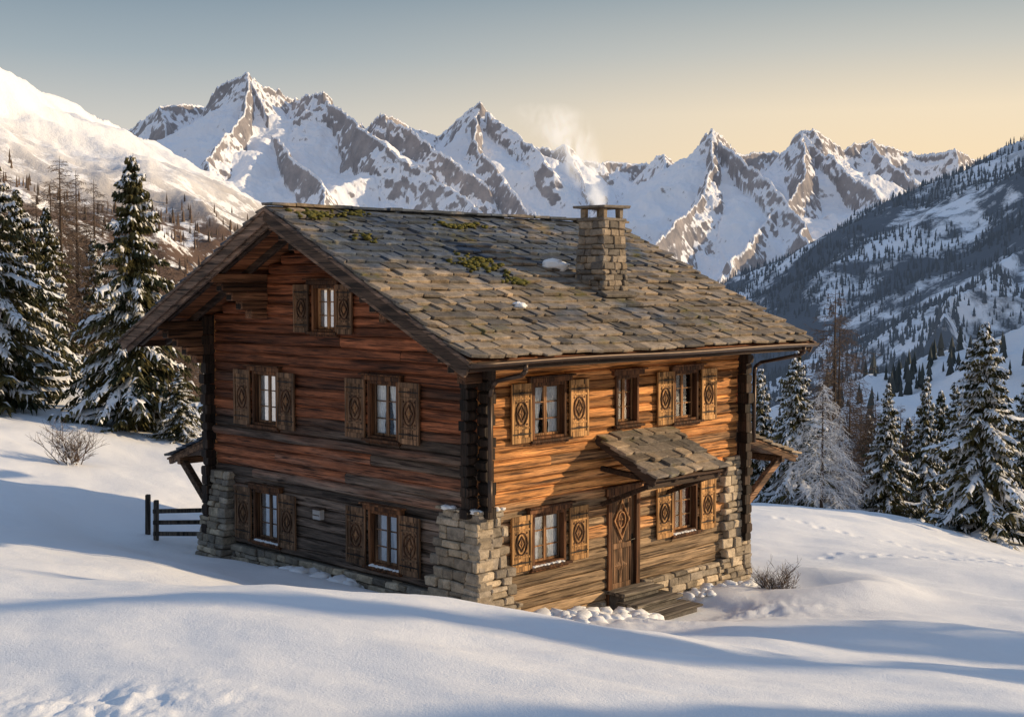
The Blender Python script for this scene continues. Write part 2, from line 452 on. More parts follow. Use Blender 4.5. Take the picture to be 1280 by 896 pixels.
def window(Fr,o,shut=True,curt=True,sw=.52,attic=False,gap=.04,red=False,dark=False):
    u0,u1,z0,z1=o; mb=MB()
    cw=.065
    fbox(mb,Fr,u0,u0+cw,-.2,.035,z0,z1,.006); fbox(mb,Fr,u1-cw,u1,-.2,.035,z0,z1,.006)
    fbox(mb,Fr,u0+cw+.002,u1-cw-.002,-.2,.032,z1-cw,z1,.006); fbox(mb,Fr,u0+cw+.002,u1-cw-.002,-.2,.03,z0,z0+.045,.006)
    fbox(mb,Fr,u0-.12,u1+.12,-.02,.085,z1+.003,z1+.095,.01,0); fbox(mb,Fr,u0-.16,u1+.16,-.02,.14,z1+.098,z1+.13,.006,0)
    par=build('window',mb,[W_vert],house)
    mb=MB(); a,b,c,d=u0+cw,u1-cw,z0+.047,z1-cw; s=.035; mid=(a+b)/2
    for x0,x1 in((a+.002,mid-.002),(mid+.002,b-.002)):
        fbox(mb,Fr,x0,x0+s,-.13,-.085,c+.002,d-.002,.004); fbox(mb,Fr,x1-s,x1,-.13,-.085,c+.002,d-.002,.004)
        fbox(mb,Fr,x0+s,x1-s,-.13,-.087,c+.002,c+s+.01,.004); fbox(mb,Fr,x0+s,x1-s,-.13,-.087,d-s,d-.002,.004)
        for k in((1,2)):
            zc=c+(d-c)*k/3; fbox(mb,Fr,x0+s,x1-s,-.125,-.09,zc-.011,zc+.011,.003)
    sub('frame',mb,[W_carv2 if (attic or not dark) else W_shutd],par)
    mb=MB(); mb.add([Fr(a,-.108,c),Fr(b,-.108,c),Fr(b,-.108,d),Fr(a,-.108,d)],[(0,1,2,3)])
    sub('glass_pane',mb,[GLASS],par)
    if curt:
        for side in(0,1):
            mb=MB();vs=[];nu=22;nz=10
            for j in range(nz+1):
                q=j/nz; z=d-(d-c)*q*1.0
                wid=(b-a)*(.5-.17*math.sin(min(1,q*1.1)*math.pi*.5)*(1. if not red else .4))+.012*math.sin(q*30)
                for i in range(nu+1):
                    p=i/nu; u=(a+wid*p) if side==0 else (b-wid*p)
                    vs.append(Fr(u,-.150+.012*math.sin(p*26+side),z))
            fs=[(j*(nu+1)+i,j*(nu+1)+i+1,(j+1)*(nu+1)+i+1,(j+1)*(nu+1)+i) for j in range(nz) for i in range(nu)]
            mb.add(vs,fs,0,.5); sub('curtain',mb,[CURTR if red else CURT],par,True)
    mb=MB(); fbox(mb,Fr,u0-.10,u1+.10,-.02,.12,z0-.055,z0-.003,.01,0)
    fbox(mb,Fr,u0-.05,u1+.05,-.02,.05,z0-.10,z0-.058,.008,0)
    sub('sill',mb,[W_vert],par)
    if shut:
        shutter(par,Fr,u0-gap-sw,u0-gap,z0-.02,z1+.0,dark); shutter(par,Fr,u1+gap,u1+gap+sw,z0-.02,z1+.0,dark)
    return par
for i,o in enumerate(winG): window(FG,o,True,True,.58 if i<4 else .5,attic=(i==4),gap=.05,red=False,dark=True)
for i,o in enumerate(winD): window(FD,o,i!=1,i!=2,.52,gap=.06,red=(i in(1,4)))

mb=MB(); fbox(mb,FG,4.38,4.62,.02,.14,1.32,1.52,.008,0,.9); fbox(mb,FG,4.35,4.65,.0,.19,1.525,1.56,.008,1,.3); fbox(mb,FG,4.40,4.60,.14,.147,1.40,1.42,.001,1,.3)
m=NT('painted_box'); PB=m.out(m.mix(m.noise(m.coord(),14,5),(.35,.32,.3),(.55,.52,.5)),.6)
build('letter_box',mb,[PB,W_darky],house)

# ---------------------------------------------------------------- door
u0,u1,z0,z1=doorO
mb=MB(); 
n=5
for i in range(n):
    a=u0+.09+(u1-u0-.18)*i/n; b=u0+.09+(u1-u0-.18)*(i+1)/n
    fbox(mb,FD,a+.002,b-.002,-.10,-.05,z0+.1,z1-.08,.006,0)
dw=(u0+u1)/2
for zz in(z0+.16,z0+.95,z1-.14): fbox(mb,FD,u0+.10,u1-.10,-.052,-.025,zz-.055,zz+.055,.008,0,.6)
for uu in(u0+.135,u1-.135): fbox(mb,FD,uu-.045,uu+.045,-.053,-.022,z0+.1,z1-.08,.008,0,.7)
ring(mb,FD,dw,z0+1.46,.24,.40,-.05,-.012,.04,1,4); ring(mb,FD,dw,z0+1.46,.12,.17,-.05,-.015,.025,1,12); diamond(mb,FD,dw,z0+1.46,.08,.12,-.05,-.01,1)
diamond(mb,FD,dw,z0+.55,.2,.26,-.05,-.015,0,.9)
door=build('door',mb,[W_door,W_carv2],house)
mb=MB(); mb.tube(FD(u1-.14,-.03,z0+1.05),FD(u1-.14,.05,z0+1.05),.012,.012,8); mb.tube(FD(u1-.14,.045,z0+1.05),FD(u1-.26,.045,z0+1.04),.011,.009,8); fbox(mb,FD,u1-.165,u1-.115,-.022,-.014,z0+.95,z0+1.15,.003)
sub('handle',mb,[IRON],door)
mb=MB()
fbox(mb,FD,u0-.04,u0+.085,-.2,.05,z0-.4,z1,.008); fbox(mb,FD,u1-.085,u1+.04,-.2,.05,z0-.4,z1,.008)
fbox(mb,FD,u0-.09,u1+.09,-.2,.06,z1-.075,z1+.07,.01); fbox(mb,FD,u0-.14,u1+.14,-.05,.10,z1+.073,z1+.11,.006)
sub('frame',mb,[W_vert],door)
mb=MB()
for i,(n0,n1,za,zb,ua,ub) in enumerate([(.0,.50,-.7,.03,3.45,4.66),(.30,.86,-.8,-.12,3.40,4.80),(.66,1.24,-.9,-.27,3.36,4.95)]):
    fbox(mb,FD,ua+.06,ub-.06,n0,n1-.08,za,zb-.068,.02,0,.2,.012)
    for q in range(2):
        aa=n0+(n1-n0)*q/2; fbox(mb,FD,ua-.02,ub+.02,aa+.004,aa+(n1-n0)/2-.004,zb-.062,zb+ru(-.006,.006),.014,1,R(),.008)
build('doorstep',mb,[stone('step_stone',(.12,.11,.10),(.24,.21,.18),5),wood('step_wood',0,(.09,.075,.06),(.28,.235,.185))],house)

# ---------------------------------------------------------------- roof
def slabs(mb,origin,along,down,nrm,L,D,expo=.275,wmin=.22,wmax=.56,lift=.058,thick=.042,mat=0,edge=.04,ln=.43):
    o=Vector(origin);A=Vector(along);Dn=Vector(down);N=Vector(nrm)
    rows=int(round(D/expo)); ex=D/rows
    for r in range(rows):
        dlow=D-r*ex+edge; x=-edge+ru(-.03,.03)-ru(0,.2)*(r%2)
        while x<L+edge-.05:
            w=ru(wmin,wmax)
            if x+w>L+edge-.1: w=L+edge-x+ru(-.03,.03)
            xs=max(x,-edge+ru(-.035,.02))
            wd=x+w-xs
            if wd<.06: x+=w; continue
            g=ru(.003,.010); lo=dlow+ru(-.038,.034); up=max(lo-ln,-.04)
            th=thick*ru(.7,1.5); lf=lift*ru(.8,1.2)+ru(0,.018)
            tilt=ru(-.010,.010)
            sk=ru(-.022,.022)
            c1,c2=(ru(.0,.022),ru(.0,.022)) if R()<.75 else (ru(.02,.08),ru(.0,.03))
            pl=[(xs+g,up),(xs+wd-g,up),(xs+wd-g+ru(-.006,.006),lo+sk-c1),(xs+wd-c1-.01-g,lo+sk),(xs+wd*ru(.35,.65),lo+ru(-.012,.012)),(xs+c2+.01+g,lo-sk),(xs+g+ru(-.006,.006),lo-sk-c2)]
            vs=[];k=len(pl); j1=[ru(-.003,.003) for _ in pl]
            for lev in(0,1,2):
                for ii,(px_,dy) in enumerate(pl):
                    f=(dy-up)/(lo-up+1e-6)
                    hgt=lf*f+tilt*((px_-xs)/wd-.5)*2+(0,th*.86,th)[lev]+j1[ii]
                    q=(0,.0,.005)[lev]
                    cxm=xs+wd/2; px2=px_+(q if px_<cxm else -q); dy2=dy-(q*1.2 if f>.5 else 0)
                    vs.append(o+A*px2+Dn*dy2+N*hgt)
            fs=[tuple(range(k)),tuple(range(2*k,3*k))]+[(l*k+i,l*k+(i+1)%k,(l+1)*k+(i+1)%k,(l+1)*k+i) for i in range(k) for l in(0,1)]
            mb.add(vs,fs,mat,R())
            x+=w
XA,XB=-1.4,8.72; EV=1.27
al=math.atan(TA); ca,sa=math.cos(al),math.sin(al)
for side in(0,1):
    DH=(4.25+EV) if side==0 else (4.25+1.2)
    dn=(0,-ca,-sa) if side==0 else (0,ca,-sa); nm=(0,-sa,ca) if side==0 else (0,sa,ca)
    D=DH/ca
    O=Vector((XA,4.25,RZ-.10))
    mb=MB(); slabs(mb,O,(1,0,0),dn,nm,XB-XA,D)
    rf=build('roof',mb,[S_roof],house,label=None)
    mb=MB(); d=0.02
    while d<D-.02:
        w=min(ru(.15,.22),D-.01-d)
        c=Vector((0,4.25,RZ-.10))+Vector(dn)*(d+w/2)-Vector(nm)*.035; c.x=(XA+XB)/2
        M=Matrix(((1,0,0),tuple(dn),tuple(nm))).transposed()
        mb.cbox(c,((XB-XA)/2-.02,w/2-.003,.03),.004,M,0)
        d+=w
    for xr in(XA+.35,XA+1.0,1.0,2.2,3.4,4.6,5.8,7.0,8.4):
        p0=Vector((xr,4.25,RZ-.10))-Vector(nm)*.13; p1=p0+Vector(dn)*(D-.08)
        mb.beam(p0,p1,.10,.13,.01,1,up=nm)
    build('roof_deck',mb,[W_soffit,W_darky],house)
    for xe,sg in((XA,-1),(XB,1)):
        mb=MB()
        p0=Vector((xe+sg*.03,4.25,RZ-.10))-Vector(nm)*.10; p1=p0+Vector(dn)*(D+.06)
        mb.beam(p0,p1,.055,.26,.01,0,up=nm)
        p0=Vector((xe-sg*.035,4.25,RZ-.10))-Vector(nm)*.20; p1=p0+Vector(dn)*(D-.02)
        mb.beam(p0,p1,.07,.22,.01,0,up=nm,tint=.8)
        p0=Vector((xe+sg*.045,4.25,RZ-.10))+Vector(nm)*.0; p1=p0+Vector(dn)*(D+.08)
        mb.beam(p0,p1,.09,.06,.008,0,up=nm,tint=.9)
        build('barge_board',mb,[W_darky],house)
    mb=MB(); e=O+Vector(dn)*(D+.0)-Vector(nm)*.10
    mb.beam((XA+.02,e.y,e.z),(XB-.02,e.y,e.z),.04,.17,.008,0)
    build('fascia',mb,[W_dark],house)
mb=MB(); x=XA-.03
while x<XB:
    w=ru(.35,.6); M=Matrix.Rotation(ru(-.06,.06),3,'Z')
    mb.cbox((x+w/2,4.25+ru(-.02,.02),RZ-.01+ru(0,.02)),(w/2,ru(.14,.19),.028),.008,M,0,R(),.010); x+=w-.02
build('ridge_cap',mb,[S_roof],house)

for yv in(.0,2.1,4.25,6.4,8.5):
    zt=RZ-.26-TA*abs(yv-4.25)
    if yv==4.25: zt-=.05
    mb=MB()
    for k in range(5 if yv not in(4.25,) else 3):
        ln=1.30-.23*k
        z=zt-.10-.185*k
        mb.cbox(((-ln+.0)/2,yv,z),(ln/2+.02,.12,.089),.02,None,0)
        if k<4 : mb.cbox((-ln-.012,yv,z-.02),(.02,.085,.05),.012,None,1,.2)
    build('purlin',mb,[W_purl,WH_end],house)
    mb=MB(); mb.cbox((LU+.3,yv,zt-.09),(.34,.10,.082),.02,None,0)
    build('purlin',mb,[W_purl,WH_end],house)

def gutter(yv,zv,sgn):
    mb=MB(); n=8;r=.075;vs=[];fs=[]
    xs=[XA-.06+ (XB-XA+.12)*i/20 for i in range(21)]
    for x in xs:
        sag=.012*math.sin(x*1.1)
        for rr in(r,r-.01):
            for i in range(n+1):
                t=math.pi+math.pi*i/n; vs.append((x,yv+math.cos(t)*rr,zv+math.sin(t)*rr+sag))
    k=2*(n+1)
    for j in range(len(xs)-1):
        for L0 in(0,n+1):
            for i in range(n): a=j*k+L0+i; fs.append((a,a+1,a+k+1,a+k))
        for i in(0,n): a=j*k+i; fs.append((a,a+n+1,a+n+1+k,a+k))
    for j in(0,len(xs)-1):
        fs.append(tuple(j*k+i for i in range(n+1)))
    mb.add(vs,fs,0,.5)
    for i in range(11):
        x=XA+.2+i*.95; mb.beam((x,yv-.09*0,zv-.08),(x,yv+.16*sgn,zv+.02),.025,.012,.002,0,.5)
    return mb
ez=RZ-.10-TA*(4.25+EV)
mb=gutter(-EV-.09,ez-.02,1)
gp=build('gutter',mb,[METAL],house,True)
mb=MB()
yg=-EV-.09
mb.path([(-.2,yg,ez-.09),(-.2,yg,ez-.2),(-.16,yg+.12,ez-.28),(-.08,-.55,ez-.42),(-.05,-.42,ez-.52),(-.05,-.36,ez-.7),(-.05,-.36,2.6),(-.05,-.36,2.05)],.042)
build('downpipe',mb,[METAL],house,True)
mb=MB()
mb.path([(8.3,yg,ez-.09),(8.3,yg,ez-.2),(8.3,yg+.12,ez-.27),(8.22,-.35,ez-.45),(8.2,-.2,ez-.55),(8.2,-.18,ez-.7),(8.2,-.18,2.55)],.042)
build('downpipe',mb,[METAL],house,True)
mb=gutter(LV+1.2+.09,RZ-.12-TA*5.45,-1); build('gutter',mb,[METAL],house,True)

# chimney
chx,chy=4.40,.95
mb=MB(); z=5.4
while z<7.24:
    h=ru(.08,.18); q=(z-5.4)/1.9; hs=.40-.085*q
    for (Fa) in range(4):
        u=-hs
        while u<hs-.02:
            w=ru(.12,.36)
            if u+w>hs-.1:w=hs-u
            c={0:(chx+u+w/2,chy-hs+.06),1:(chx+u+w/2,chy+hs-.06),2:(chx-hs+.06,chy+u+w/2),3:(chx+hs-.06,chy+u+w/2)}[Fa]
            hx,hy=((w/2-.003,.075+ru(-.014,.024)) if Fa<2 else (.075+ru(-.014,.024),w/2-.003))
            mb.cbox((c[0],c[1],z+h/2),(hx,hy,h/2-.003),.018,None,0,R(),.016)
            u+=w
    z+=h
mb.cbox((chx,chy,6.35),(.29,.29,.92),.01,None,1,.5)
zt=z
mb.cbox((chx,chy,zt+.025),(.36,.36,.028),.012,None,0,.2,.012)
for sx in(-1,1):
    for sy in(-1,1): mb.cbox((chx+sx*.25,chy+sy*.25,zt+.15),(.06,.06,.098),.012,None,0,R(),.008)
mb.cbox((chx,chy,zt+.28),(.42,.42,.032),.012,None,0,.1,.014)
mb.cbox((chx-.0,chy-.46,5.92-.16+.04),(.48,.10,.03),.01,Matrix.Rotation(al,3,'X'),1,.2)
build('chimney',mb,[S_chim,S_mort],house)
CHTOP=zt+.3

# ---------------------------------------------------------------- porch roof
mb=MB(); pa=math.atan(.66/1.35); pc,ps=math.cos(pa),math.sin(pa)
PD=1.42/pc
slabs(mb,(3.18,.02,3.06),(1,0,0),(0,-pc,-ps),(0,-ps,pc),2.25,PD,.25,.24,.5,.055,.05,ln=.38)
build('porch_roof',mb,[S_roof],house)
mb=MB(); nmv=Vector((0,-ps,pc));dnv=Vector((0,-pc,-ps))
for i in range(8):
    w=PD/8; c=Vector((4.305,0,3.06))+dnv*(w*(i+.5))-nmv*.03
    mb.cbox(c,(1.10,w/2-.003,.022),.004,Matrix(((1,0,0),tuple(dnv),tuple(nmv))).transposed(),0)
for xr in(3.28,3.95,4.65,5.32):
    p0=Vector((xr,0,3.06))-nmv*.10; mb.beam(p0,p0+dnv*(PD-.04),.09,.11,.01,0,up=nmv)
for xe in(3.18,5.43):
    p0=Vector((xe,0,3.06))-nmv*.04; mb.beam(p0,p0+dnv*(PD+.03),.05,.18,.008,1,up=nmv)
e=Vector((0,0,3.06))+dnv*(PD-.12)-nmv*.20
mb.beam((3.15,e.y,e.z),(5.46,e.y,e.z),.11,.12,.015,0)
for xr in(3.30,5.30):
    mb.beam((xr,-.02,2.45),(xr,e.y-.05,2.45-.10),.09,.10,.01,0)
    mb.beam((xr,-.03,1.75),(xr,e.y+.10,e.z-.04),.08,.09,.01,0)
build('porch_frame',mb,[W_dark,W_darky],house)

def leanto(O,along,out,L,D,drop):
    O=Vector(O);A=Vector(along);T=Vector(out); a=math.atan(drop/D); dnv=T*math.cos(a)-Vector((0,0,1))*math.sin(a); nmv=T*math.sin(a)+Vector((0,0,1))*math.cos(a)
    DD=D/math.cos(a)
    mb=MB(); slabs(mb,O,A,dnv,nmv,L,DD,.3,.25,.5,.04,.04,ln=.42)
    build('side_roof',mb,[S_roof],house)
    mb=MB(); k=10
    M=Matrix((tuple(A),tuple(dnv),tuple(nmv))).transposed()
    for i in range(k):
        w=DD/k; c=O+A*(L/2)+dnv*(w*(i+.5))-nmv*.03; mb.cbox(c,(L/2,w/2-.003,.022),.004,M,0)
    for f in(.02,.35,.68,.98):
        p0=O+A*(L*f)-nmv*.11; mb.beam(p0,p0+dnv*(DD-.05),.10,.12,.01,0,up=nmv)
    p=O+dnv*(DD*.72)-nmv*.22
    mb.beam(p-A*.05,p+A*(L+.05),.13,.15,.01,0)
    for f in(.03,.97):
        q=O+A*(L*f); mb.beam(Vector((q.x,q.y,O.z-1.80)),p+A*(L*f)-Vector((0,0,.02)),.15,.16,.012,0)
        mb.beam(Vector((q.x,q.y,O.z-1.95)),Vector((q.x,q.y,O.z-.05)),.13,.13,.01,0)
    build('side_roof_frame',mb,[W_lean],house)
leanto((LU+.12,.12,2.74),(0,1,0),(1,0,0),3.0,2.3,.72)
leanto((.10,LV+.12,2.66),(1,0,0),(0,1,0),3.0,1.9,.68)

# ---------------------------------------------------------------- ground
ctrl=[(0,896,11),(320,896,11.2),(640,896,11.5),(1280,896,13),(0,730,17),(250,738,17),(450,746,17.3),(560,756,18.0),(640,790,19.5),(760,806,20.5),(900,794,21),(1100,790,22),(1280,820,20),
(1280,760,27),(1060,738,27),(1100,700,33),(1280,708,40),(950,632,48),(1100,645,50),(1280,692,47),(1000,650,42),(1100,665,42),
(190,688,29),(100,640,31),(0,600,33),(0,540,40),(0,482,50),(60,490,50),(160,512,47),(250,552,44),(0,680,23),(150,700,24),(200,722,21)]
P=[((a-640)/F*d,d,-(b-HY)/F*d) for a,b,d in ctrl]
def hp(t,s,z): x,y=hw(t,s); P.append((x,y,z))
for t,s,z in((-.5,1,-5.68),(-.5,4.5,-5.68),(-.5,8,-5.84),(.2,-.6,-5.82),(1.5,-.5,-5.98),(2.6,-.5,-6.10),(4,-1.7,-6.42),(2.6,-2.,-6.05),(6,-.4,-6.24),(8,-.4,-6.5),(4,4,-6.3),(8.5,8.5,-6.9),(0,10,-6.0),(10.5,1,-6.9),(-1.6,1,-5.54),(-1.6,5,-5.54)): hp(t,s,z)
P+=[(-4,45,-6.2),(0,42,-6.8),(5,48,-8.0),(10,62,-11),(-25,20,-3),(-25,50,-2.5),(-45,50,-1.5),(-15,12,-3.3),(-20,70,-7),(-40,80,-8),(0,80,-15),(22,80,-17),(45,75,-15),(40,40,-8.5),(30,20,-6),(20,10,-4.6),(0,4,-3.2),(-45,10,-2),(60,10,-6),(60,100,-22),(-60,100,-10),(0,110,-24)]
P=np.array(P)
def U(r): 
    return np.where(r>1e-9,r*r*np.log(np.maximum(r,1e-9)),0)
n=len(P); Dm=np.hypot(P[:,None,0]-P[None,:,0],P[:,None,1]-P[None,:,1])
K=np.zeros((n+3,n+3)); K[:n,:n]=U(Dm)+np.eye(n)*.6; K[:n,n]=1;K[:n,n+1]=P[:,0];K[:n,n+2]=P[:,1];K[n:,:n]=K[:n,n:].T
wv=np.linalg.solve(K,np.concatenate([P[:,2],[0,0,0]]))
rngf=np.random.default_rng(5)
feet=[]
def trail(pts,step=.62,sp=.18):
    for (x0,y0),(x1,y1) in zip(pts[:-1],pts[1:]):
        L=math.hypot(x1-x0,y1-y0); k=int(L/step)
        for i in range(k):
            t=i/k; s=1 if i%2 else -1; nx,ny=-(y1-y0)/L,(x1-x0)/L
            feet.append((x0+(x1-x0)*t+nx*s*sp+rngf.normal(0,.07),y0+(y1-y0)*t+ny*s*sp+rngf.normal(0,.07)))
trail([(8,33.5),(9.5,34.5),(11.5,34.6),(15,34.2)],.5,.13); trail([(8.5,41),(12,38),(16,37)]); trail([(9,33.2),(12,34.),(14.5,33.6)],.5,.13)
def ground_z(X,Y,fine=True):
    sh=X.shape; x=X.ravel();y=Y.ravel()
    yy=np.minimum(y,112); xx=np.clip(x,-62,62)
    z=wv[n]+wv[n+1]*xx+wv[n+2]*yy
    for i in range(n): z=z+wv[i]*U(np.hypot(xx-P[i,0],yy-P[i,1]))
    z=z-np.maximum(0,y-75)*.45
    hx=(x-CX)*CA+(y-CY)*SA; hy=-(x-CX)*SA+(y-CY)*CA
    dh=np.hypot(np.maximum(0,np.abs(hx-LU/2)-LU/2),np.maximum(0,np.abs(hy-LV/2)-LV/2))
    dm=np.clip(dh/2.5,.15,1)
    z=z+(.30*fbm(x*.16,y*.20,3,11)+.06*fbm(x*.5+y*.3,y*.6,3,21))*dm
    z=z-.12*np.exp(-(dh/.35)**2)+.10*np.exp(-((dh-1.0)/.45)**2)*(.5+fbm(x*.5,y*.5,2,9))
    if fine:
        r=ridged(x*.30+y*.15,y*.8,4,31); z=z+.04*r*dm
        rough=np.exp(-(((x-2.2)/1.4)**2+((y-22.9)/1.0)**2))+np.exp(-(((x-4.8)/1.2)**2+((y-24.8)/.9)**2))+1.1*np.exp(-(((x+3.6)/1.1)**2+((y-11.3)/.7)**2))
        z=z+rough*.12*fbm(x*2.6,y*2.6,5,41,.6)
        for (fx,fy) in feet:
            d2=((x-fx)**2+(y-fy)**2); msk=d2<.5
            if msk.any(): z[msk]+=-.10*np.exp(-d2[msk]/.018)+.025*np.exp(-((np.sqrt(d2[msk])-.23)/.08)**2)
        d=np.hypot(x-5.75,y-28.2); z=z-.25*np.exp(-(d/1.1)**2)+.24*np.exp(-((d-2.2)/.9)**2)*np.clip((x-5.0)/2.,0,1)
        db=np.hypot(np.maximum(0,np.abs(hx-4.16)-.95),np.maximum(0,np.abs(hy+.70)-.85)); w=np.exp(-(db/.40)**2)
        z=z*(1-w)+np.minimum(z,-6.43)*w
    return z.reshape(sh)+CAMZ
ys=np.exp(np.linspace(math.log(5),math.log(230),720))
kc=np.concatenate([np.linspace(-1.6,-.37,80)[:-1],np.linspace(-.37,.37,600),np.linspace(.37,1.6,80)[1:]])
Kk,Yg=np.meshgrid(kc,ys); Xg=Kk*(Yg+12)
G=snowmat('ground_snow',1.)
grid_mesh('ground',Xg,Yg,ground_z(Xg,Yg),G,kind='structure',label='deep smooth snow drifts on a mountain meadow')
def gz(x,y): return float(ground_z(np.array([[float(x)]]),np.array([[float(y)]]),False)[0,0])

m=NT('valley_snow'); VAL=m.out(m.mix(m.mr(m.noise(m.coord(),.004,8,.7),.4,.6),(.05,.055,.055),(.75,.78,.82)),.9)
vx=np.linspace(-16000,16000,60);vy=np.linspace(120,24000,60);VX,VY=np.meshgrid(vx,vy)
grid_mesh('valley',VX,VY,-330+40*fbm(VX*.0006,VY*.0006,3,2),VAL,kind='structure',label='snowy valley floor with dark woods')

# ---------------------------------------------------------------- mountains
def W(px,py,d): return ((px-640)/F*d,d,(HY-py)/F*d+CAMZ)
def mheight(X,Y,lines,slope,warp,ws,gul,gs,seed,base,rough,crag=0,steep=0,sd_=120):
    x=X+warp*fbm(X/ws,Y/ws,5,seed,.55); y=Y+warp*1.6*fbm(X/ws+9,Y/ws+5,5,seed+3,.55)
    if crag:
        x=x+16*fbm(X/90,Y/90,4,seed+31,.6); y=y+26*fbm(X/90+7,Y/90,4,seed+37,.6)
    H=np.full(X.shape,-1e9); Dd=np.full(X.shape,1e9)
    for ln in lines:
        pts=[W(*p) for p in ln]
        for (x0,y0,h0),(x1,y1,h1) in zip(pts[:-1],pts[1:]):
            dx,dy=x1-x0,y1-y0; L2=dx*dx+dy*dy
            t=np.clip(((x-x0)*dx+(y-y0)*dy)/L2,0,1)
            d=np.hypot(x-x0-t*dx,y-y0-t*dy)
            h=h0+(h1-h0)*t-slope*d-(steep*(1-np.exp(-d/sd_)) if steep else 0)
            up=h>H
            H=np.where(up,h,H); Dd=np.where(up,d,Dd)
    g=1-ridged(X/gs,Y/gs,6,seed+7,.48)
    H=H-g*np.minimum(Dd*1.1,gul)*1.6
    if crag:
        w=np.exp(-Dd/170.)*np.clip(.55+1.2*fbm(X/500,Y/500,2,seed+55),.25,1.1)
        g2=1-ridged(X/(gs*.20)+3,Y/(gs*.20),6,seed+9,.60)
        H=H-g2*crag*1.3*(w*.9+.07)*np.clip(Dd/30+.5,0,1)+crag*.15
        g3=1-ridged(X/(gs*.07)+3,Y/(gs*.07),3,seed+12,.6)
        H=H-g3*crag*.22*(w+.03)
    H=H+rough*fbm(X/(gs*.28),Y/(gs*.28),5,seed+20,.6)*np.clip(Dd/(gs*.15),.3,1)
    return np.maximum(H,base+20*fbm(X/800,Y/800,3,seed))
def mount_mat(name,rock1,rock2,th0,th1,sc,tree=None,bump=8,rv=.55,haze=None,big=.3,vs=.5,fs=2.6):
    m=NT(name); geo=m.n('ShaderNodeNewGeometry'); sp=m.n('ShaderNodeSeparateXYZ'); m.l(geo.outputs['Normal'],sp.inputs[0])
    v=m.coord(); n1=m.noise(v,sc,6,.7); n2=m.noise(v,sc*.22,3,.6)
    w=m.coord((1,1,vs)); n3=m.noise(w,sc*fs,6,.8)
    s=m.math('ADD',sp.outputs[2],m.math('MULTIPLY',m.math('SUBTRACT',n3,.5),rv)); s=m.math('ADD',s,m.math('MULTIPLY',m.math('SUBTRACT',n2,.5),big))
    f=m.mr(s,th0,th1,0,1,True)
    rock=m.mix(m.mr(n1,.35,.65),rock1,rock2)
    c=m.mix(f,rock,(.87,.87,.885))
    if tree:
        zc=m.n('ShaderNodeSeparateXYZ'); m.l(v,zc.inputs[0])
        tn=m.noise(v,sc*tree[4],7,.7); zt=m.math('ADD',zc.outputs[2],m.math('MULTIPLY',m.math('SUBTRACT',n2,.5),tree[2]))
        tf=m.math('MULTIPLY',m.mr(zt,tree[0],tree[1],1,0),m.mr(tn,tree[5],tree[5]+.07,0,1))
        c=m.mix(tf,c,tree[3])
    nb=m.bump(m.math('ADD',n1,n3),.6,bump)
    m.out(c,.85,nb,.15)
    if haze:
        m.b.inputs['Emission Color'].default_value=(*haze,1); m.b.inputs['Emission Strength'].default_value=1.  # distance haze painted as a faint even glow of the surface
    return m.mat
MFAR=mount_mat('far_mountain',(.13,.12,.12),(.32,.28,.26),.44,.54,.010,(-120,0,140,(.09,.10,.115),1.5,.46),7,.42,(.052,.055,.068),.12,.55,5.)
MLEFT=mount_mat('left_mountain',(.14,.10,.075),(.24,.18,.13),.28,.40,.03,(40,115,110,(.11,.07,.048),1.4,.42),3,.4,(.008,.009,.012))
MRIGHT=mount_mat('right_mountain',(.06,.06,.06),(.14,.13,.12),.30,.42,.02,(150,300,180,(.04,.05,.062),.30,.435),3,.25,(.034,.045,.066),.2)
MHILL=mount_mat('near_hill',(.12,.12,.12),(.2,.2,.2),.2,.3,.05,None,1.)

sky=[(100,190,5600),(160,155,5500),(200,133,5300),(235,130,5400),(262,134,5500),(285,108,5300),(318,93,5200),(345,109,5400),(375,128,5500),(405,112,5100),(430,136,5300),(455,157,5500),(485,138,5300),(515,160,5500),(545,171,5700),(562,158,5650),(600,127,5500),(632,156,5600),(650,180,5700),(690,187,5600),(708,182,5500),(735,201,5700),(790,206,5800),(825,193,5500),(850,209,5600),(872,186,5300),(900,158,5000),(930,190,5300),(960,187,5400),(985,191,5300),(1002,166,5150),(1025,159,5100),(1050,186,5300),(1080,174,5400),(1100,182,5500),(1140,191,5600),(1190,187,5500),(1215,197,5600),(1260,215,5700),(1400,240,5800),(1600,230,5800)]
far=[sky,
[(200,133,5300),(215,180,4900),(190,250,4300)],
[(318,97,5200),(306,150,4850),(268,200,4500),(255,290,3700)],
[(318,97,5200),(345,160,4900),(395,225,4400),(420,290,3800)],
[(405,117,5100),(445,155,4850),(505,200,4600),(560,235,4400),(620,275,4100)],
[(485,142,5300),(540,185,5000),(610,228,4750)],
[(600,133,5500),(587,175,5200),(630,225,4850),(680,280,4300)],
[(600,133,5500),(640,165,5300),(690,215,5000)],
[(708,184,5500),(730,240,5000),(780,300,4400)],
[(825,195,5500),(830,240,5000)],
[(900,165,5000),(885,210,4720),(852,265,4350),(800,335,3900)],
[(900,165,5000),(940,215,4700),(995,280,4300),(1010,360,3700)],
[(1013,165,5100),(1060,215,4800),(1110,262,4450)],
[(1013,165,5100),(995,225,4700),(935,290,4300),(900,350,3900)],
[(1080,177,5400),(1130,215,5050),(1170,255,4700)]]
kk=np.linspace((-120-640)/F,(1500-640)/F,1300); dd=np.concatenate([np.linspace(3000,4200,150)[:-1],np.linspace(4200,6000,420),np.linspace(6000,7600,30)[1:]])
KK,DD=np.meshgrid(kk,dd); XX=KK*DD
grid_mesh('mountain_range',XX,DD,mheight(XX,DD,far,.58,80,600,90,560,50,-330,6,58,48,80),MFAR,kind='structure',label='jagged snow-covered alpine peaks with bare rock faces')
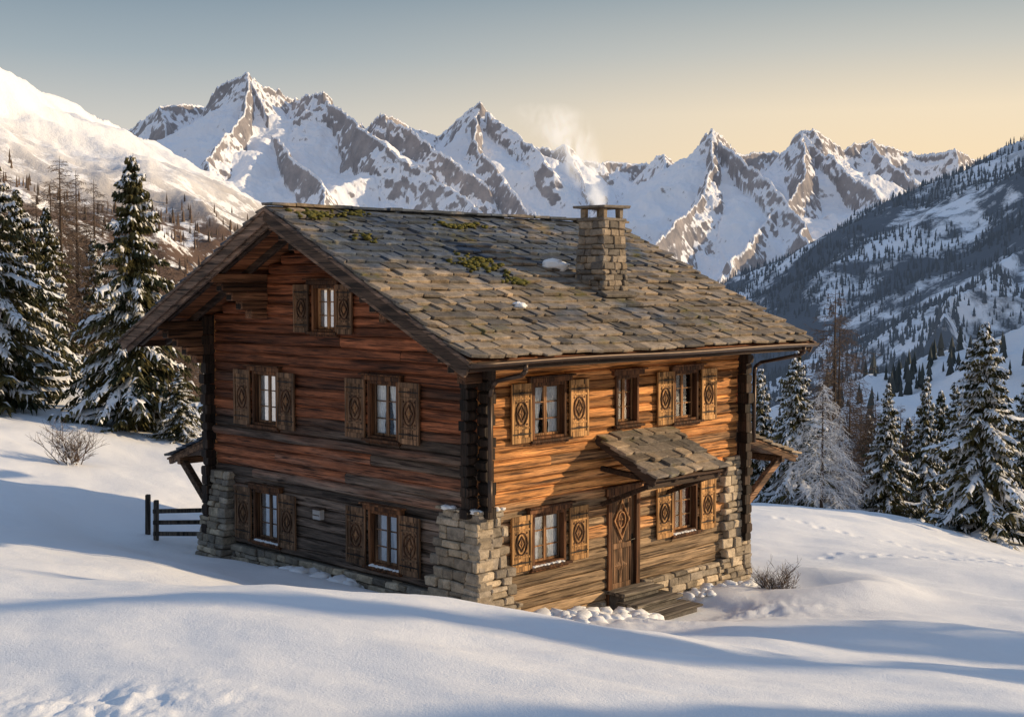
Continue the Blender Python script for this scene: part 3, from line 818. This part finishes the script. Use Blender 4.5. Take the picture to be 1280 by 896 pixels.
lefl=[[(-700,-60,700),(-300,30,800),(0,85,1000),(40,104,1150),(90,130,1350),(140,154,1600),(200,181,1950),(240,205,2200),(280,231,2550),(320,256,2900),(350,275,3200),(420,330,3600),(480,380,3900)],
[(40,104,1150),(60,170,1080),(110,250,980),(150,330,900)],
[(140,154,1600),(170,210,1500),(230,275,1350)],
[(240,205,2200),(270,250,2050),(330,300,1850)]]
kk=np.linspace((-900-640)/F,(620-640)/F,620); dd=np.exp(np.linspace(math.log(330),math.log(4600),460)); KK,YL=np.meshgrid(kk,dd); XL=KK*YL
ZL=mheight(XL,YL,lefl,.50,26,260,26,240,80,-330,2)
grid_mesh('mountain_slope',XL,YL,ZL,MLEFT,kind='structure',label='broad sunlit snow slope with scattered woods on its lower flank')
rigl=[[(2600,-200,1500),(2000,-100,1800),(1500,60,2200),(1380,130,2300),(1320,158,2350),(1280,172,2400),(1245,184,2500),(1213,213,2600),(1150,256,2700),(1100,286,2750),(1040,326,2850),(990,358,2950),(930,394,3050),(840,440,3200)],
[(1380,130,2300),(1330,240,1900),(1250,330,1500),(1180,400,1250)],
[(1240,190,2500),(1180,290,2150),(1090,370,1850),(1020,420,1600)],
[(1100,286,2750),(1030,370,2350),(960,420,2050)]]
kk=np.linspace((780-640)/F,(2400-640)/F,640); dd=np.exp(np.linspace(math.log(900),math.log(4300),420)); KK,YR=np.meshgrid(kk,dd); XR=KK*YR
ZR=mheight(XR,YR,rigl,.50,60,350,26,380,120,-330,4)
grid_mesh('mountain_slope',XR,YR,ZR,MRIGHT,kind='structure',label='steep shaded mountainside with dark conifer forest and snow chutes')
hil=[[(1900,250,330),(1500,330,380),(1400,368,400),(1280,418,420),(1240,433,430),(1190,456,450),(1150,478,470),(1115,494,490),(1040,545,520),(960,600,560),(850,680,600)]]
kk=np.linspace((800-640)/F,(2000-640)/F,420); dd=np.exp(np.linspace(math.log(150),math.log(800),260)); KK,YH=np.meshgrid(kk,dd); XH=KK*YH
ZH=mheight(XH,YH,hil,.36,6,90,8,80,160,-330,1.6)
grid_mesh('hill',XH,YH,ZH,MHILL,kind='structure',label='snowy hill dotted with dark conifers')

def forest(name,X,Y,Z,N,maskf,hh,mat,label,seed,wr=(.13,.19)):
    rg=np.random.default_rng(seed); nr,nc=X.shape
    r=rg.integers(1,nr-1,N*14); c=rg.integers(1,nc-1,N*14)
    ar=np.abs(X[r,np.minimum(c+1,nc-1)]-X[r,c])*np.abs(Y[np.minimum(r+1,nr-1),c]-Y[r,c]); ar=ar/ar.max()
    keep=(rg.random(len(r))<ar**.6*1.6)&maskf(X[r,c],Y[r,c],Z[r,c],rg)
    r=r[keep][:N];c=c[keep][:N]; k=len(r)
    x=X[r,c]+rg.normal(0,1,k)*Y[r,c]*.0012; y=Y[r,c]+rg.normal(0,1,k)*4; z=Z[r,c]-1
    h=hh*rg.uniform(.55,1.25,k); w=h*rg.uniform(wr[0],wr[1],k); t=rg.random(k)
    ns=4; a=np.arange(ns)*2*math.pi/ns
    vs=np.zeros((k,2*ns+2,3))
    for j,(zb,wf) in enumerate(((0.05,1.),(0.42,.72))):
        for i in range(ns):
            vs[:,j*ns+i,0]=x+np.cos(a[i]+t*6)*w*wf; vs[:,j*ns+i,1]=y+np.sin(a[i]+t*6)*w*wf; vs[:,j*ns+i,2]=z+h*zb
    vs[:,2*ns,0]=x;vs[:,2*ns,1]=y;vs[:,2*ns,2]=z+h*.68
    vs[:,2*ns+1,0]=x;vs[:,2*ns+1,1]=y;vs[:,2*ns+1,2]=z+h
    tri=[]
    for i in range(ns): tri.append((i,(i+1)%ns,2*ns)); tri.append((ns+i,ns+(i+1)%ns,2*ns+1))
    tri=np.array(tri); F_=(np.arange(k)[:,None,None]*(2*ns+2)+tri[None]).reshape(-1,3)
    me=bpy.data.meshes.new(name); me.from_pydata(vs.reshape(-1,3).tolist(),[],F_.tolist())
    at=me.attributes.new('tint','FLOAT','POINT'); at.data.foreach_set('value',np.repeat(t,2*ns+2).astype(np.float32))
    me.materials.append(mat)
    finish(bpy.data.objects.new(name,me),None,label,'forest','stuff',None)
def fmat(name,a,b,haze_glow):
    m=NT(name); m.out(m.mix(m.attr(),a,b),.9); m.b.inputs['Emission Color'].default_value=(*haze_glow,1); m.b.inputs['Emission Strength'].default_value=1.; return m.mat  # faint glow in the tree colour stands in for air haze
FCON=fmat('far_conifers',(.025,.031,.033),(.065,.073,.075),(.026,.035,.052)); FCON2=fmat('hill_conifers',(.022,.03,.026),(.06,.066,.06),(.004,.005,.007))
FLAR=fmat('far_larches',(.06,.048,.036),(.18,.12,.08),(.006,.006,.008))
def mk1(x,y,z,rg):
    nn=fbm(x/330,y/330,4,77); st=fbm(x/90+y/160,y/900,3,70); return (rg.random(len(x))<np.clip(1.2-(z-90)/300+nn*1.3+st*1.2,0.02,1)*np.clip((st+nn*.6+.17)*9,0,1))
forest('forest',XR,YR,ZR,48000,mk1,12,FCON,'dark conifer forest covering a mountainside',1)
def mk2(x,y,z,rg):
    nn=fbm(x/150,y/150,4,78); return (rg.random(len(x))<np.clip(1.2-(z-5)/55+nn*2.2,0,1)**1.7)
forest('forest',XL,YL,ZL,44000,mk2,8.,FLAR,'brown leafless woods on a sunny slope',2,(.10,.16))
def mk3(x,y,z,rg):
    nn=fbm(x/50,y/50,3,79); return (rg.random(len(x))<np.clip(.15+nn*2.6,0,1))
forest('forest',XH,YH,ZH,1700,mk3,8.,FCON2,'scattered dark conifers on a snowy hill',3)

# ---------------------------------------------------------------- trees
m=NT('needles'); nc_=m.mix(m.attr(),(.018,.026,.011),(.12,.10,.034)); NEED=m.out(nc_,.75)
m=NT('bark'); BARK=m.out(m.mix(m.noise(m.coord((6,6,1.5)),2,5),(.035,.024,.017),(.11,.075,.052)),.9)
m=NT('twigs'); TWIG=m.out(m.mix(m.attr(),(.065,.048,.038),(.18,.125,.09)),.9)
m=NT('frost'); FROST=m.out(m.mix(m.attr(),(.5,.52,.56),(.8,.82,.86)),.8)
def spruce(seed,H,Rf,nw,snow,low=0):
    rs=random.Random(seed); u=rs.uniform
    tr_=MB();cr=MB();sn=MB()
    pts=[Vector((u(-.02,.02)*H*.3*(i/8),u(-.02,.02)*H*.3*(i/8),H*i/8)) for i in range(9)]; pts[0]=Vector((0,0,-.4))
    for i in range(8): tr_.tube(pts[i],pts[i+1],.022*H*(1-i/8)+.008,.022*H*(1-(i+1)/8)+.006,7)
    for w in range(nw):
        q=w/(nw-1); z=H*(.05+.93*q**.92)
        Rm=Rf*H*((1-q)**.85)*(.62+.48*u(.3,1.3))+.03*H*(.25)
        if q<.22: Rm*=1+low*(1-q/.22)
        nb=int(u(5.5,8.5)) if q<.85 else 5
        a0=u(0,6.28)
        for b in range(nb):
            a=a0+6.283*b/nb+u(-.3,.3); L=Rm*u(.5,1.25); zz=z+u(-.012,.012)*H
            if u(0,1)<.10: continue
            dx,dy=math.cos(a),math.sin(a); sd=Vector((-dy,dx,0)); ot=Vector((dx,dy,0))
            up=.12+.35*q; dr=.95-.50*q+u(-.1,.2)
            if q<.12: dr=min(dr,.45)
            def pt(t): return Vector((dx*L*t,dy*L*t,zz+L*(up*t-dr*t*t+.26*t**4)))
            ns=9; prev=pt(0); tin=u(0,1); heavy=u(0,1)<snow
            for s in range(1,ns+1):
                t=s/ns; p=pt(t); wdt=.008*H*(1-t)+.005
                cr.add([prev+sd*wdt,prev-sd*wdt,p-sd*wdt*.7,p+sd*wdt*.7],[(0,1,2,3)],0,tin*.5)
                tl=L*(.36*(1-t*.75))*u(.7,1.2)+.018*H
                for sg in(-1,1):
                    for rep in range(4):
                        bp=prev.lerp(p,u(0,1)); d=(sd*sg*u(.35,1)+ot*u(.3,.9)+Vector((0,0,-u(.35,1.3)))).normalized()
                        tip=bp+d*tl*u(.45,1.15); ww=.0048*H+.005; mid=bp.lerp(tip,.5)+Vector((0,0,.012*H*u(0,1)))
                        perp=d.cross(Vector((0,0,1))).normalized()*ww; 
                        hang=Vector((0,0,-ww*1.8))
                        ti=min(1,max(0,tin+u(-.3,.3)))
                        cr.add([bp,mid+perp,tip,mid-perp],[(0,1,2,3)],0,ti)
                        if rep<3: cr.add([bp,mid+hang+perp*.3,tip],[(0,1,2)],0,ti*.6)
                        if snow and t>.2 and u(0,1)<(.38 if heavy else .05):
                            o=Vector((0,0,.0045*H))
                            sn.add([bp+o*.6,mid+perp*1.1+o*.5,bp.lerp(tip,.92)+o*.3,mid-perp*1.1+o*.5,mid+o*1.8],[(0,1,4),(1,2,4),(2,3,4),(3,0,4)],0,.5)
                prev=p
            if heavy:
                t0=u(.12,.35);t1=u(.85,1.03);k=8; vs=[]
                for i in range(k+1):
                    t=t0+(t1-t0)*i/k; p=pt(t); wd=L*.080*math.sin(math.pi*(.12+.8*i/k))*u(.3,1.5)+.004*H
                    vs+= [p+sd*wd+Vector((0,0,-.005*H)),p+Vector((0,0,.009*H*u(.4,1.6))),p-sd*wd+Vector((0,0,-.005*H))]
                fs=[]
                for i in range(k):
                    for j in(0,1): fs.append((i*3+j,i*3+j+1,(i+1)*3+j+1,(i+1)*3+j))
                sn.add(vs,fs,0,.5)
    return tr_,cr,sn
def mesh_of(name,mb,mat,smooth=False):
    ob=build(name,mb,[mat],None,smooth,recalc=False); me=ob.data; bpy.data.objects.remove(ob); return me
SPR=[]
for sd,Rf,nw,sn_,lw_ in((1,.21,38,.42,0),(2,.20,36,.68,0),(3,.26,38,.85,.1),(5,.25,36,.6,0),(11,.225,42,.42,.3)):
    a,b,c=spruce(sd,8.,Rf,nw,sn_,lw_); SPR.append((mesh_of('trunk',a,BARK),mesh_of('crown',b,NEED),mesh_of('branch_snow',c,SNOW,True)))
def put_tree(kind,px,base_y_d,h,rot=None,lab='snow-laden spruce standing in deep snow',grp='snow-covered spruces on the slope',xy=None,sxy=1.):  # these defaults also label the added unseen spruces out of frame
    if xy is None: d=base_y_d; x=(px-640)/F*d; y=d
    else: x,y=xy
    e=empty('spruce_tree',(x,y,gz(x,y)-.1),rot if rot is not None else ru(0,6.28),label=lab,category='tree',group=grp)
    s=h/8.; e.scale=(s*sxy,s*sxy,s)
    for nm,me in zip(('trunk','crown','branch_snow'),SPR[kind]):
        o=bpy.data.objects.new(nm,me); col.objects.link(o); o.parent=e
    return e
put_tree(4,168,44,9.3,.5,'tall snow-laden spruce on the upper meadow',sxy=.98)
put_tree(3,24,47,7.4,2.)
put_tree(3,-8,44,8.4,1.4)
put_tree(1,-35,46,9.2,1.)
put_tree(3,222,43,2.4,0,'low bushy snow-laden young spruce',sxy=1.4)
put_tree(0,60,56,7.6,3.)
put_tree(1,118,60,7.0,4.)
put_tree(0,-60,58,9,2.4)
put_tree(2,1232,50,8.2,.8,'broad snow-laden spruce at the meadow edge',sxy=1.12)
put_tree(1,1112,57,6.3,1.9,sxy=1.05)
put_tree(1,1160,60,7.3,2.9,sxy=.9)
put_tree(0,1178,66,7.8,1.,sxy=.85)
put_tree(1,1196,64,7.8,5.,sxy=.9)
put_tree(2,996,57,7.2,.2,sxy=1.)
put_tree(1,952,60,6.8,3.,sxy=1.1)
put_tree(0,1088,70,7.2,1.2)
put_tree(0,1138,70,7.2,1.2,sxy=.9)
put_tree(3,1290,56,7.4,2.2)
put_tree(0,978,74,7.6,2.5)
put_tree(0,1215,70,7.5,2.1)
put_tree(0,1260,74,7.5,3.1)
for x,y,h,k in((34,23.6,15.5,0),(30,19.4,14,1),(28,14.6,11,3),(47,20.5,17,0),(36,15.0,10,1),(24,17.2,7,0),(26,21.6,8,3)):  # unseen spruces out of frame, placed to streak the foreground snow with shadow
    put_tree(k,0,0,h,None,xy=(x,y),sxy=1.05)

def bare(seed,H,spread=.5,depth=4,r0=.06,nch=(3,5),shrub=False):
    rs=random.Random(seed);u=rs.uniform; cb=MB()
    def grow(p,d,L,r,lv):
        segs=3; 
        for i in range(segs):
            q=p+d*(L/segs); cb.tube(p,q,r*(1-i/segs*.4),r*(1-(i+1)/segs*.4),3 if lv>0 else 6,1 if u(0,1)<.18 else 0,u(0,1),cap=False)
            p=q; d=(d+Vector((u(-1,1),u(-1,1),u(-.3,.6)))*.12).normalized()
            if lv<depth:
                for _ in range(int(u(*nch))):
                    nd=(d*u(.3,.8)+Vector((u(-1,1),u(-1,1),u(-.1,.5)))*spread*1.4).normalized()
                    grow(p,nd,L*u(.4,.62),r*.5,lv+1)
    for i in range(int(shrub)): 
        a=u(0,6.28); grow(Vector((u(-.15,.15)*H,u(-.15,.15)*H,-.05)),Vector((math.cos(a)*u(.2,.9),math.sin(a)*u(.2,.9),1)).normalized(),H*u(.4,.7),r0,1)
    return cb
def larch(seed,H,nb=90,rr=.16,droop=.1,mat_r=.010,up=.35,den=3):
    rs=random.Random(seed);u=rs.uniform; tb=MB();cb=MB()
    for i in range(8): tb.tube((0,0,H*i/8-.2*(i==0)),(0,0,H*(i+1)/8),.016*H*(1-i/8)+.006,.016*H*(1-(i+1)/8)+.005,6)
    for k in range(nb):
        q=(k+u(0,1))/nb; z=H*(.12+.86*q); L=rr*H*(1-q)**.7*u(.6,1.25)+.02*H; a=u(0,6.28)
        d=Vector((math.cos(a),math.sin(a),u(-.05,up))).normalized(); p=Vector((0,0,z)); r=mat_r*(1-q*.5)
        for s in range(5):
            qn=p+d*L/5; cb.tube(p,qn,r*(1-s/6),r*(1-(s+1)/6),3,0,u(0,1),cap=False); p=qn; d=(d+Vector((0,0,-droop))).normalized()
            for _ in range(den):
                dd_=(d*.6+Vector((u(-1,1),u(-1,1),u(-.9,.4)))*.7).normalized(); LL=L*.3*u(.5,1.2)
                m_=p+dd_*LL; cb.tube(p,m_,r*.6,r*.4,3,0,u(0,1),cap=False)
                for __ in range(2):
                    d3=(dd_+Vector((u(-1,1),u(-1,1),u(-1,.5)))*.7).normalized(); cb.tube(m_,m_+d3*LL*.6,r*.45,r*.3,3,0,u(0,1),cap=False)
    return tb,cb
a,b=larch(1,8.,140,.20,.08,.016,.5,3); LAR=(mesh_of('trunk',a,BARK),mesh_of('crown',b,TWIG))
a,b=larch(4,8.,110,.30,.22,.017); FRO=(mesh_of('trunk',a,BARK),mesh_of('crown',b,FROST))
def put_bare(M,px,d,h,name,lab,grp):
    x=(px-640)/F*d; e=empty(name,(x,d,gz(x,d)-.1),ru(0,6),label=lab,category='tree',group=grp); e.scale=(h/8,)*3
    for nm,me in zip(('trunk','crown'),M):
        o=bpy.data.objects.new(nm,me); col.objects.link(o); o.parent=e
for px,d,h in((78,58,10.2),(98,60,10.),(48,64,9.6),(8,66,11),(120,64,10.6),(200,64,8.5),(232,62,7.5),(30,74,12),(66,72,12.6),(110,76,12.5),(150,78,11),(180,84,13),(215,80,12),(250,76,11),(262,88,13),(285,84,12),(-10,84,14),(90,92,15),(140,96,15),(20,90,15),(50,98,16),(225,94,14),(1044,66,12.6),(1050,70,12.4),(1078,72,9),(1064,60,7),(1020,74,9),(1145,76,9),(1128,66,7),(1100,80,10),(1096,64,7),(1180,82,10)):
    put_bare(LAR,px,d,h,'larch_tree','bare brown larch tree behind the spruces','bare larches')
put_bare(FRO,1030,55,5.8,'frosted_tree','frost-covered bare tree with drooping white branches','frosted trees')
put_bare(FRO,1052,57,4.8,'frosted_tree','frost-covered bare tree with drooping white branches','frosted trees')
for (px,d,H,s,ns) in((88,36.5,1.35,5,15),(972,27.0,.85,9,24)):
    cb=bare(s,H,.5,3,.011*H+.004,(2,4),shrub=ns); x=(px-640)/F*d
    ob=build('shrub',cb,[TWIG,FROST],None,recalc=False,label='leafless twiggy shrub poking out of the snow',category='shrub',group='leafless shrubs'); ob.location=(x,d,gz(x,d)-.05-(.20 if px>500 else 0))

# ---------------------------------------------------------------- fence
mb=MB()
pts=[(-8.55,30.7),(-8.25,30.3),(-6.4,30.6)]
for (x,y) in pts:
    z=gz(x,y); mb.beam((x,y,z-.3),(x+.02,y,z+.95),.11,.11,.015)
for k in range(3):
    zz=.22+.26*k
    mb.beam((-8.3,30.25,gz(-8.3,30.25)+zz-.05),(-6.35,30.55,gz(-6.4,30.6)+zz+.10+.03*k),.05,.10,.01)
build('fence',mb,[W_fence],None,label='weathered timber fence posts and rails half sunk in snow',category='fence')

# ---------------------------------------------------------------- snow lumps
def lump(mb,x,y,r,z=None,fl=.6,sub_=2):
    zc=gz(x,y)-r*.1 if z is None else z
    bm=bmesh.new(); bmesh.ops.create_icosphere(bm,subdivisions=sub_,radius=1.)
    ox=R()*50; vs=[]
    for v in bm.verts:
        c=v.co; k=1+.35*math.sin(c.x*2.3+ox)*math.sin(c.y*2.9+ox*2)+.2*math.sin(c.z*5+ox)
        vs.append((x+c.x*r*k,y+c.y*r*k,zc+c.z*r*fl*k))
    fs=[[v.index for v in f.verts] for f in bm.faces]; bm.free(); mb.add(vs,fs,0,.5)
mb=MB()
for i in range(60):
    t=ru(1.0,3.25); s=-ru(.4,1.6); x,y=hw(t,s); lump(mb,x,y,ru(.05,.2))
for i in range(22):
    t=ru(5.1,7.4); s=-ru(.3,1.0); x,y=hw(t,s); lump(mb,x,y,ru(.04,.15))
for i in range(34):
    t=-ru(.15,.8); s=ru(3.0,4.9); x,y=hw(t,s); lump(mb,x,y,ru(.07,.22))
for i in range(22):
    t=-ru(.12,.35); s=ru(1.3,7.4); x,y=hw(t,s); lump(mb,x,y,ru(.05,.14))
build('snow_clumps',mb,[SNOW],None,True,label='broken clumps of snow beside the walls',category='snow',kind='stuff')
def rl(x,y,r,fl=.3):
    mb=MB(); z=RZ+.03-TA*abs(y-4.25)
    for i in range(6):
        a=R()*6.28; dy=math.sin(a)*r*.4; lump(mb,x+math.cos(a)*r*.6,y+dy,r*ru(.5,.8),z+TA*dy,fl)
    build('snow_patch',mb,[SNOW],house,True)
rl(4.0,1.85,.24,.5); rl(1.3,.25,.12,.6)
for (mx_,my_,wx,wy,nn) in((-.5,3.85,.45,.15,70),(1.8,1.9,.5,.25,90),(3.1,3.6,.6,.12,50),(2.2,1.2,.2,.2,30),(-.1,2.9,.2,.2,20),(.4,3.95,.5,.1,30)):
    mb=MB()
    for i in range(nn):
        x=random.gauss(mx_,wx*.6); y=random.gauss(my_,wy*.6)
        if y>4.1: y=4.1
        lump(mb,x,y,ru(.025,.085),RZ+.022-TA*abs(y-4.25),.5,1)
    build('moss_patch',mb,[MOSS],house,True,kind='stuff')
def sillsnow(Fr,u0,u1,z,nn=.05):
    u=u0; mb=MB()
    while u<u1:
        r=ru(.03,.06); p=Fr(u,nn+ru(-.01,.02),z+.005); lump(mb,p[0],p[1],r,p[2],.45); u+=r*1.3
    build('sill_snow',mb,[SNOW],house,True)
for o in(winG[2],winG[3],winD[3],winD[4]): sillsnow(FG if o in winG else FD,o[0],o[1]-.1,o[2])
mb=MB()
for i in range(9): p=FG(ru(-.1,.85),ru(.06,.14),2.02); lump(mb,p[0],p[1],ru(.05,.10),p[2],.5)
for i in range(6): p=FD(ru(-.1,.5),ru(.06,.14),2.02); lump(mb,p[0],p[1],ru(.05,.09),p[2],.5)
build('snow_patch',mb,[SNOW],house,True,kind='stuff')

# ---------------------------------------------------------------- smoke
sx,sy=hw(chx,chy); SHT=2.1
bm=bmesh.new(); rings=12; segs=12; prev=None
for i in range(rings+1):
    q=i/rings; r=.2+.78*q**.8; zc=CHTOP-.05+SHT*q
    cxx=sx-1.2*q**1.2; 
    cur=[bm.verts.new((cxx+math.cos(2*math.pi*j/segs)*r*(1-.5*(i==rings)),sy+math.sin(2*math.pi*j/segs)*r*.7*(1-.5*(i==rings)),zc)) for j in range(segs)]
    if prev:
        for j in range(segs): bm.faces.new((prev[j],prev[(j+1)%segs],cur[(j+1)%segs],cur[j]))
    else: bm.faces.new(cur[::-1])
    prev=cur
bm.faces.new(prev)
bmesh.ops.recalc_face_normals(bm,faces=bm.faces)
me=bpy.data.meshes.new('chimney_smoke'); bm.to_mesh(me); bm.free()
m=NT('smoke'); m.nt.nodes.remove(m.b)
oc=m.n('ShaderNodeTexCoord'); mp=m.n('ShaderNodeMapping'); mp.inputs['Scale'].default_value=(1,1,.55); m.l(oc.outputs['Object'],mp.inputs[0])
nz=m.n('ShaderNodeTexNoise'); m.l(mp.outputs[0],nz.inputs['Vector']); nz.inputs['Scale'].default_value=2.4; nz.inputs['Detail'].default_value=4; nz.inputs['Distortion'].default_value=1.6
osp=m.n('ShaderNodeSeparateXYZ'); m.l(oc.outputs['Object'],osp.inputs[0])
qq=m.math('DIVIDE',m.math('SUBTRACT',osp.outputs[2],CHTOP-.05),SHT,clamp=True)
cxn=m.math('MULTIPLY',m.math('POWER',qq,1.2),-1.2)
rx=m.math('SUBTRACT',m.math('SUBTRACT',osp.outputs[0],sx),cxn); ry=m.math('SUBTRACT',osp.outputs[1],sy)
rad=m.math('SQRT',m.math('ADD',m.math('MULTIPLY',rx,rx),m.math('MULTIPLY',m.math('MULTIPLY',ry,ry),2.)))
rr=m.math('ADD',.2,m.math('MULTIPLY',m.math('POWER',qq,.8),.74))
fall=m.mr(m.math('DIVIDE',rad,rr),.1,1.,1,0,True)
den=m.math('MULTIPLY',m.mr(nz.outputs['Fac'],.44,.70,0,1),fall)
den=m.math('MULTIPLY',den,m.mr(qq,0,1,13.,.3))
vol=m.n('ShaderNodeVolumeScatter'); vol.inputs['Color'].default_value=(.97,.96,.95,1); m.l(den,vol.inputs['Density'])
em=m.n('ShaderNodeEmission'); em.inputs[0].default_value=(1,.93,.86,1); m.l(m.math('MULTIPLY',den,.5),em.inputs[1])  # added glow stands in for light scattered repeatedly inside the smoke
ad=m.n('ShaderNodeAddShader'); m.l(vol.outputs[0],ad.inputs[0]); m.l(em.outputs[0],ad.inputs[1])
m.l(ad.outputs[0],m.nt.nodes['Material Output'].inputs['Volume'])
me.materials.append(m.mat)
finish(bpy.data.objects.new('chimney_smoke',me),None,'thin white smoke drifting from the stone chimney','smoke','stuff',None)

# ---------------------------------------------------------------- light and sky
SAZ=math.radians(7); SEL=math.radians(17.5)
sd=Vector((math.cos(SEL)*math.cos(SAZ),math.cos(SEL)*math.sin(SAZ),math.sin(SEL)))
ld=bpy.data.lights.new('sun','SUN'); ld.energy=5.; ld.angle=math.radians(.9); ld.color=(1.,.76,.47)
lo=bpy.data.objects.new('sun',ld); lo.rotation_euler=sd.to_track_quat('Z','Y').to_euler(); lo.location=sd*100; col.objects.link(lo)
wd=bpy.data.worlds.new('World'); scene.world=wd; wd.use_nodes=True; nt=wd.node_tree; bg=nt.nodes['Background']
stx=nt.nodes.new('ShaderNodeTexSky'); stx.sky_type='NISHITA'; stx.sun_disc=False; stx.sun_elevation=SEL; stx.sun_rotation=math.pi/2-SAZ
stx.altitude=1500; stx.air_density=1.0; stx.dust_density=2.; stx.ozone_density=1.
tc=nt.nodes.new('ShaderNodeTexCoord'); sp=nt.nodes.new('ShaderNodeSeparateXYZ'); nt.links.new(tc.outputs['Generated'],sp.inputs[0])
def wr(stops):
    r=nt.nodes.new('ShaderNodeValToRGB'); e=r.color_ramp.elements
    nt.links.new(sp.outputs[2],r.inputs[0])
    e[0].position=stops[0][0]; e[0].color=(*stops[0][1],1); e[1].position=stops[-1][0]; e[1].color=(*stops[-1][1],1)
    for p,c in stops[1:-1]: q=e.new(p); q.color=(*c,1)
    return r.outputs[0]
cool=wr([(0,(.88,.70,.54)),(.07,(.82,.71,.57)),(.12,(.62,.60,.55)),(.165,(.38,.44,.47)),(.22,(.21,.29,.36)),(.34,(.19,.28,.40)),(.6,(.23,.33,.50)),(1,(.24,.34,.54))])
warm=wr([(0,(1.,.68,.42)),(.08,(1.,.76,.47)),(.125,(.94,.77,.54)),(.17,(.61,.59,.52)),(.22,(.31,.38,.41)),(.34,(.21,.29,.39)),(.6,(.23,.33,.49)),(1,(.24,.34,.54))])
mrn=nt.nodes.new('ShaderNodeMapRange'); nt.links.new(sp.outputs[0],mrn.inputs[0]); mrn.inputs[1].default_value=-.3; mrn.inputs[2].default_value=.32; mrn.interpolation_type='SMOOTHSTEP'
mw=nt.nodes.new('ShaderNodeMix'); mw.data_type='RGBA'; nt.links.new(mrn.outputs[0],mw.inputs[0]); nt.links.new(cool,mw.inputs[6]); nt.links.new(warm,mw.inputs[7])
mul=nt.nodes.new('ShaderNodeVectorMath'); mul.operation='SCALE'; mul.inputs['Scale'].default_value=1/.12; nt.links.new(mw.outputs[2],mul.inputs[0])
mx=nt.nodes.new('ShaderNodeMix'); mx.data_type='RGBA'; mx.inputs[0].default_value=.92; nt.links.new(stx.outputs[0],mx.inputs[6]); nt.links.new(mul.outputs[0],mx.inputs[7]); mx.clamp_result=False
nt.links.new(mx.outputs[2],bg.inputs[0]); bg.inputs[1].default_value=.12

cd=bpy.data.cameras.new('camera'); cd.sensor_width=36; cd.lens=F/1280*36; cd.clip_end=60000; cd.clip_start=.1
co=bpy.data.objects.new('camera',cd); co.location=(0,0,CAMZ); co.rotation_euler=(math.radians(90)-math.atan(93/F),0,0); col.objects.link(co)
scene.camera=co
